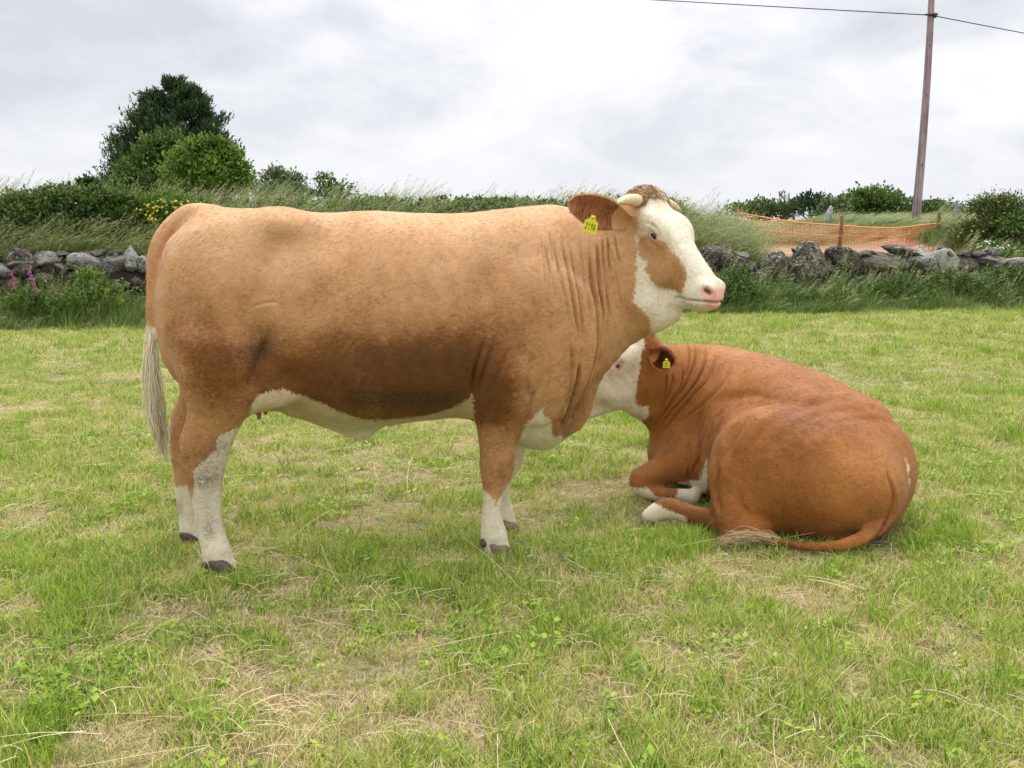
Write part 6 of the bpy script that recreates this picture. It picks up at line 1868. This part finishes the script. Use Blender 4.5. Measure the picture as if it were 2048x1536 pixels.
def finish_lying():
    V, Q = largest(*build_lying_body())
    V, Q = sub_mesh(V, Q, 1)
    N = normals(V, Q)
    T = lambda x, y, Y: A(x, y, Y)[[0, 2]]
    fr = lambda v: v[:, 1] < 0.62
    gl = [
        ([(1403, 690), (1394, 727), (1361, 781), (1330, 820), (1314, 859)], 4.85, .0058, .012), ([(1428, 698), (1403, 749), (1369, 793), (1337, 827), (1319, 866)], 4.85, .0055, .012),
        ([(1447, 706), (1416, 757), (1384, 793), (1345, 843), (1322, 876)], 4.83, .0055, .009), ([(1367, 725), (1361, 765), (1337, 804), (1318, 845)], 4.87, .005, .010),
        ([(1344, 735), (1341, 765), (1326, 804), (1314, 840)], 4.87, .005, .008), ([(1330, 741), (1328, 773), (1323, 812)], 4.87, .0045, .007), ([(1384, 690), (1381, 727), (1366, 759)], 4.87, .005, .008),
        ([(1470, 720), (1440, 765), (1400, 810), (1352, 862)], 4.80, .007, .006), ([(1500, 735), (1470, 780), (1430, 830), (1395, 890)], 4.72, .010, .006), ([(1530, 755), (1490, 800), (1450, 850)], 4.68, .012, .004),
        ([(1452, 835), (1432, 900), (1424, 960), (1426, 1010)], 4.30, .010, .012), ([(1436, 905), (1446, 860), (1470, 822), (1510, 803), (1570, 800)], 4.42, .016, .012), ([(1410, 890), (1392, 950), (1388, 1000)], 4.60, .007, .008), ([(1380, 900), (1372, 960)], 4.75, .007, .007),
        ([(1758, 925), (1764, 985), (1742, 1035), (1690, 1068), (1620, 1080)], 4.12, .008, .020), ([(1500, 1040), (1485, 1000), (1490, 950)], 4.10, .014, .007), ([(1630, 790), (1600, 830), (1560, 850)], 4.40, .03, .006),
        ([(1296, 760), (1290, 800), (1300, 835), (1310, 855)], 4.88, .006, .006),
    ]
    disp = relief(V, N, [(np.array([T(x, y, Y) for x, y in p]), w_, d_, fr) for p, Y, w_, d_ in gl])
    disp += 0.016 * (fbm(V, 5.5, 2, 2) - 0.5) * sstep(0.05, 0.2, V[:, 2]) + 0.0028 * (fbm(V, 28, 2, 4) - 0.5)
    V = V + N * disp[:, None]
    xz = V[:, [0, 2]]
    hc = np.column_stack([(V - LO) @ lF, (V - LO) @ lR, (V - LO) @ lN]) / 0.97
    head = (V[:, 0] < T(1325, 800, 4.9)[0]) & (V[:, 2] > 0.28)
    PX = lambda pts, Y: np.array([T(x, y, Y) for x, y in pts])
    wh = np.where(head, poly_sd(xz, PX([(1284, 640), (1288, 690), (1280, 712), (1276, 745), (1270, 790), (1272, 806), (1282, 815), (1296, 812), (1299, 830), (1288, 850), (1290, 900), (1100, 900), (1100, 640)], 4.84)), 0.5)
    def add(pts, Y, cond):
        nonlocal wh
        wh = np.where(cond, np.minimum(wh, poly_sd(xz, PX(pts, Y))), wh)
    add([(1365, 1024), (1378, 1055), (1365, 1100), (1250, 1100), (1250, 990)], 4.35, (V[:, 2] < 0.2) & (V[:, 1] < 0.1))
    add([(1250, 975), (1290, 972), (1310, 988), (1350, 992), (1370, 1030), (1250, 1030)], 4.76, (V[:, 2] < 0.16) & (V[:, 1] > 0.2))
    add([(1424, 930), (1416, 985), (1380, 1000), (1360, 1040), (1424, 1050), (1430, 1010)], 4.45, (V[:, 1] < 0.35) & (V[:, 2] < 0.33) & (V[:, 1] > -0.1))
    for px, py, Y, r_ in ((1803, 918, 4.28, .011), (1808, 935, 4.25, .014), (1811, 958, 4.22, .010), (1806, 944, 4.24, .008)):
        wh = np.minimum(wh, np.linalg.norm((V - A(px, py, Y)) * (1, .25, .7), axis=1) - r_)
    dirt = 0.4 * gauss(V, A(1745, 1040, 4.1), (.12, .2, .06)) + 0.35 * gauss(V, A(1240, 800, 4.85), (.2, .3, .02)) + 0.4 * gauss(V, A(1340, 1000, 4.7), (.1, .1, .04)) + 0.35 * gauss(V, A(1280, 695, 4.9), (.05, .1, .03)) + 0.35 * gauss(V, A(1270, 840, 4.9), (.1, .1, .04))
    pink = np.zeros(len(V)); black = np.zeros(len(V))
    for sg in (1, -1):
        de = np.linalg.norm((hc - (0.168, sg * 0.132, -0.058)) / (0.040, 0.05, 0.026), axis=1)
        pink = np.maximum(pink, 0.9 * sstep(1.15, 0.6, de) * head)
    pink = np.maximum(pink, sstep(1.15, 0.75, np.linalg.norm((hc - (0.528, 0, -0.060)) / (0.052, 0.10, 0.048), axis=1)) * head)
    pink = np.maximum(pink, 0.5 * gauss(V, A(1742, 1010, 4.14), (.03, .1, .05)))
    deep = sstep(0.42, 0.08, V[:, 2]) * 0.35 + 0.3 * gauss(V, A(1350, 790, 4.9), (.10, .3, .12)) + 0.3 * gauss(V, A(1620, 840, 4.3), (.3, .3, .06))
    root = empty('lying_cow', tuple(LIE_O), 0)
    tag(root, 'russet cow lying in the grass with its head behind the standing cow\'s neck', 'cow', 'cows in the pasture')
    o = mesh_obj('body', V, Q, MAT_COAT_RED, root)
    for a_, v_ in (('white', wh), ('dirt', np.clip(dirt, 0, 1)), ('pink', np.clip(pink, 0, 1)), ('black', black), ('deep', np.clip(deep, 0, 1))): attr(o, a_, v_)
    for sg in (1, -1):
        make_eye(root, LH(0.166, sg * 0.112, -0.058), sg * lR + 0.30 * lF + 0.1 * lN, lF * sg, 0.0225)
    inner = plain('dark_inner_ear', (0.085, 0.022, 0.008), 0.8, 0.15, 0.4, 50, 0.4)
    # near ear hangs open towards the camera, a round bowl of hair
    bs_ = A(1296, 705, 4.83); tip = A(1349, 727, 4.70)
    ear = make_ear(root, bs_, tip, (-0.10, -1, 0.05), 0.050, 1.15, MAT_COAT_RED, inner, MAT_FUR_RED, 1500, 8)
    make_tag(ear, A(1333, 729, 4.655), (0.0, -1, -0.05), (-0.02, 0, 1), 0.034, '2')
    mir = LH(0.03, 0.10, -0.12)
    make_ear(root, mir, mir + 0.16 * (0.7 * lR - 0.6 * lN), lR * 0.1 + lF * 0.6 + lN * 0.3, 0.05, 0.9, MAT_COAT_RED, inner, MAT_FUR_RED, 200, 9)
    rnd = np.random.RandomState(15); P = []; Wd = []; T_ = []
    Nn = normals(V, Q)
    cand = np.where(head & (hc[:, 2] > -0.10) & (hc[:, 0] < 0.06) & (hc[:, 0] > -0.10) & (np.abs(hc[:, 1]) < 0.11) & (Nn @ lN > 0.1))[0]
    for q in range(700):
        vi = cand[rnd.randint(len(cand))]; p = V[vi]; a_ = hc[vi, 0] if wh[vi] > 0 else 0.1
        dr = Nn[vi] * 0.45 + lF * rnd.normal(0.25, 0.4) + lR * rnd.normal(0, 0.5); dr /= np.linalg.norm(dr)
        e1 = np.cross(dr, rnd.normal(0, 1, 3)); e1 /= np.linalg.norm(e1); e2 = np.cross(dr, e1); ln = rnd.uniform(0.012, 0.028); ph = rnd.rand() * 6
        P.append([p + dr * ln * t + 0.006 * t * (e1 * math.cos(ph + 6 * t) + e2 * math.sin(ph + 6 * t)) for t in np.linspace(0, 1, 6)])
        Wd.append(0.0013); T_.append(rnd.uniform(0.5, 0.9) if a_ > 0.0 else rnd.uniform(0, 0.3))
    strands('poll_hair', P, Wd, np.array(T_), MAT_POLL, root)
    # switch of the tail lying on the grass
    P = []; Wd = []; T_ = []
    ctr = np.array([A(x, y_, Y) for x, y_, Y in [(1560, 1078, 4.00), (1520, 1072, 4.03), (1490, 1074, 4.04), (1462, 1080, 4.04), (1440, 1086, 4.05), (1420, 1092, 4.06)]])
    for q in range(260):
        s0 = rnd.uniform(0, 2.5); ln = rnd.uniform(1.4, 2.7); off = rnd.normal(0, 1, 3) * (0.006, 0.008, 0.007); sp = rnd.normal(0, 1, 3) * (0.012, 0.018, 0.009); ph = rnd.rand() * 6; amp = rnd.uniform(0.002, 0.009)
        pts = []
        for t in np.linspace(0, 1, 9):
            u = min(s0 + ln * t, 4.95); i = int(u); c_ = ctr[i] * (1 - u + i) + ctr[i + 1] * (u - i)
            g_ = c_ + off * 1.4 + sp * t + np.array([0, amp * math.sin(ph + 7 * t), amp * math.cos(ph + 6 * t)]); g_[2] = max(g_[2], 0.012)
            pts.append(g_)
        P.append(pts); Wd.append(rnd.uniform(0.0011, 0.0021)); T_.append(np.clip(rnd.normal(0.12, 0.18), 0, 1))
    strands('tail_switch', P, Wd, np.array(T_), MAT_SWITCH, root)
    p = A(1293, 1046, 4.38); p[2] = 0.0
    make_claws(root, p, (-0.85, 0.1, 0), MAT_HOOF, 0.8)
    return root, V, Q, o


def body_attrs(o):
    out = {}
    for k in ('white', 'dirt', 'pink', 'black', 'deep'):
        a = o.data.attributes[k]; v = np.empty(len(a.data), np.float32); a.data.foreach_get('value', v); out[k] = v
    return out


stand_root, SV, SQ, stand_body = finish_standing()
lie_root, LV, LQ, lie_body = finish_lying()


def stand_flow(P):
    """lie of the coat: back and down over the barrel, straight down the legs, forward-down on the face"""
    leg = sstep(0.66, 0.50, P[:, 2])[:, None]
    face = sstep(S(1235, 500, .1)[0], S(1290, 500, .1)[0], P[:, 0])[:, None] * sstep(0.85, 1.0, P[:, 2])[:, None]
    d = np.array([-0.80, 0, -0.55]) * (1 - leg) + np.array([0.0, 0, -1.0]) * leg
    return d * (1 - face) + face * (hF * 0.6 - hN * 0.5)


sa = body_attrs(stand_body)
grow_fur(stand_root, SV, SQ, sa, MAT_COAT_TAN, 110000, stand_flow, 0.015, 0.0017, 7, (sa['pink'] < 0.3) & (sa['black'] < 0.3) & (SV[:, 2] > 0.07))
la = body_attrs(lie_body)
grow_fur(lie_root, LV, LQ, la, MAT_COAT_RED, 90000, lambda P: np.tile([0.62, -0.45, -0.55], (len(P), 1)), 0.014, 0.0017, 8, (la['pink'] < 0.3) & (LV[:, 2] > 0.02))
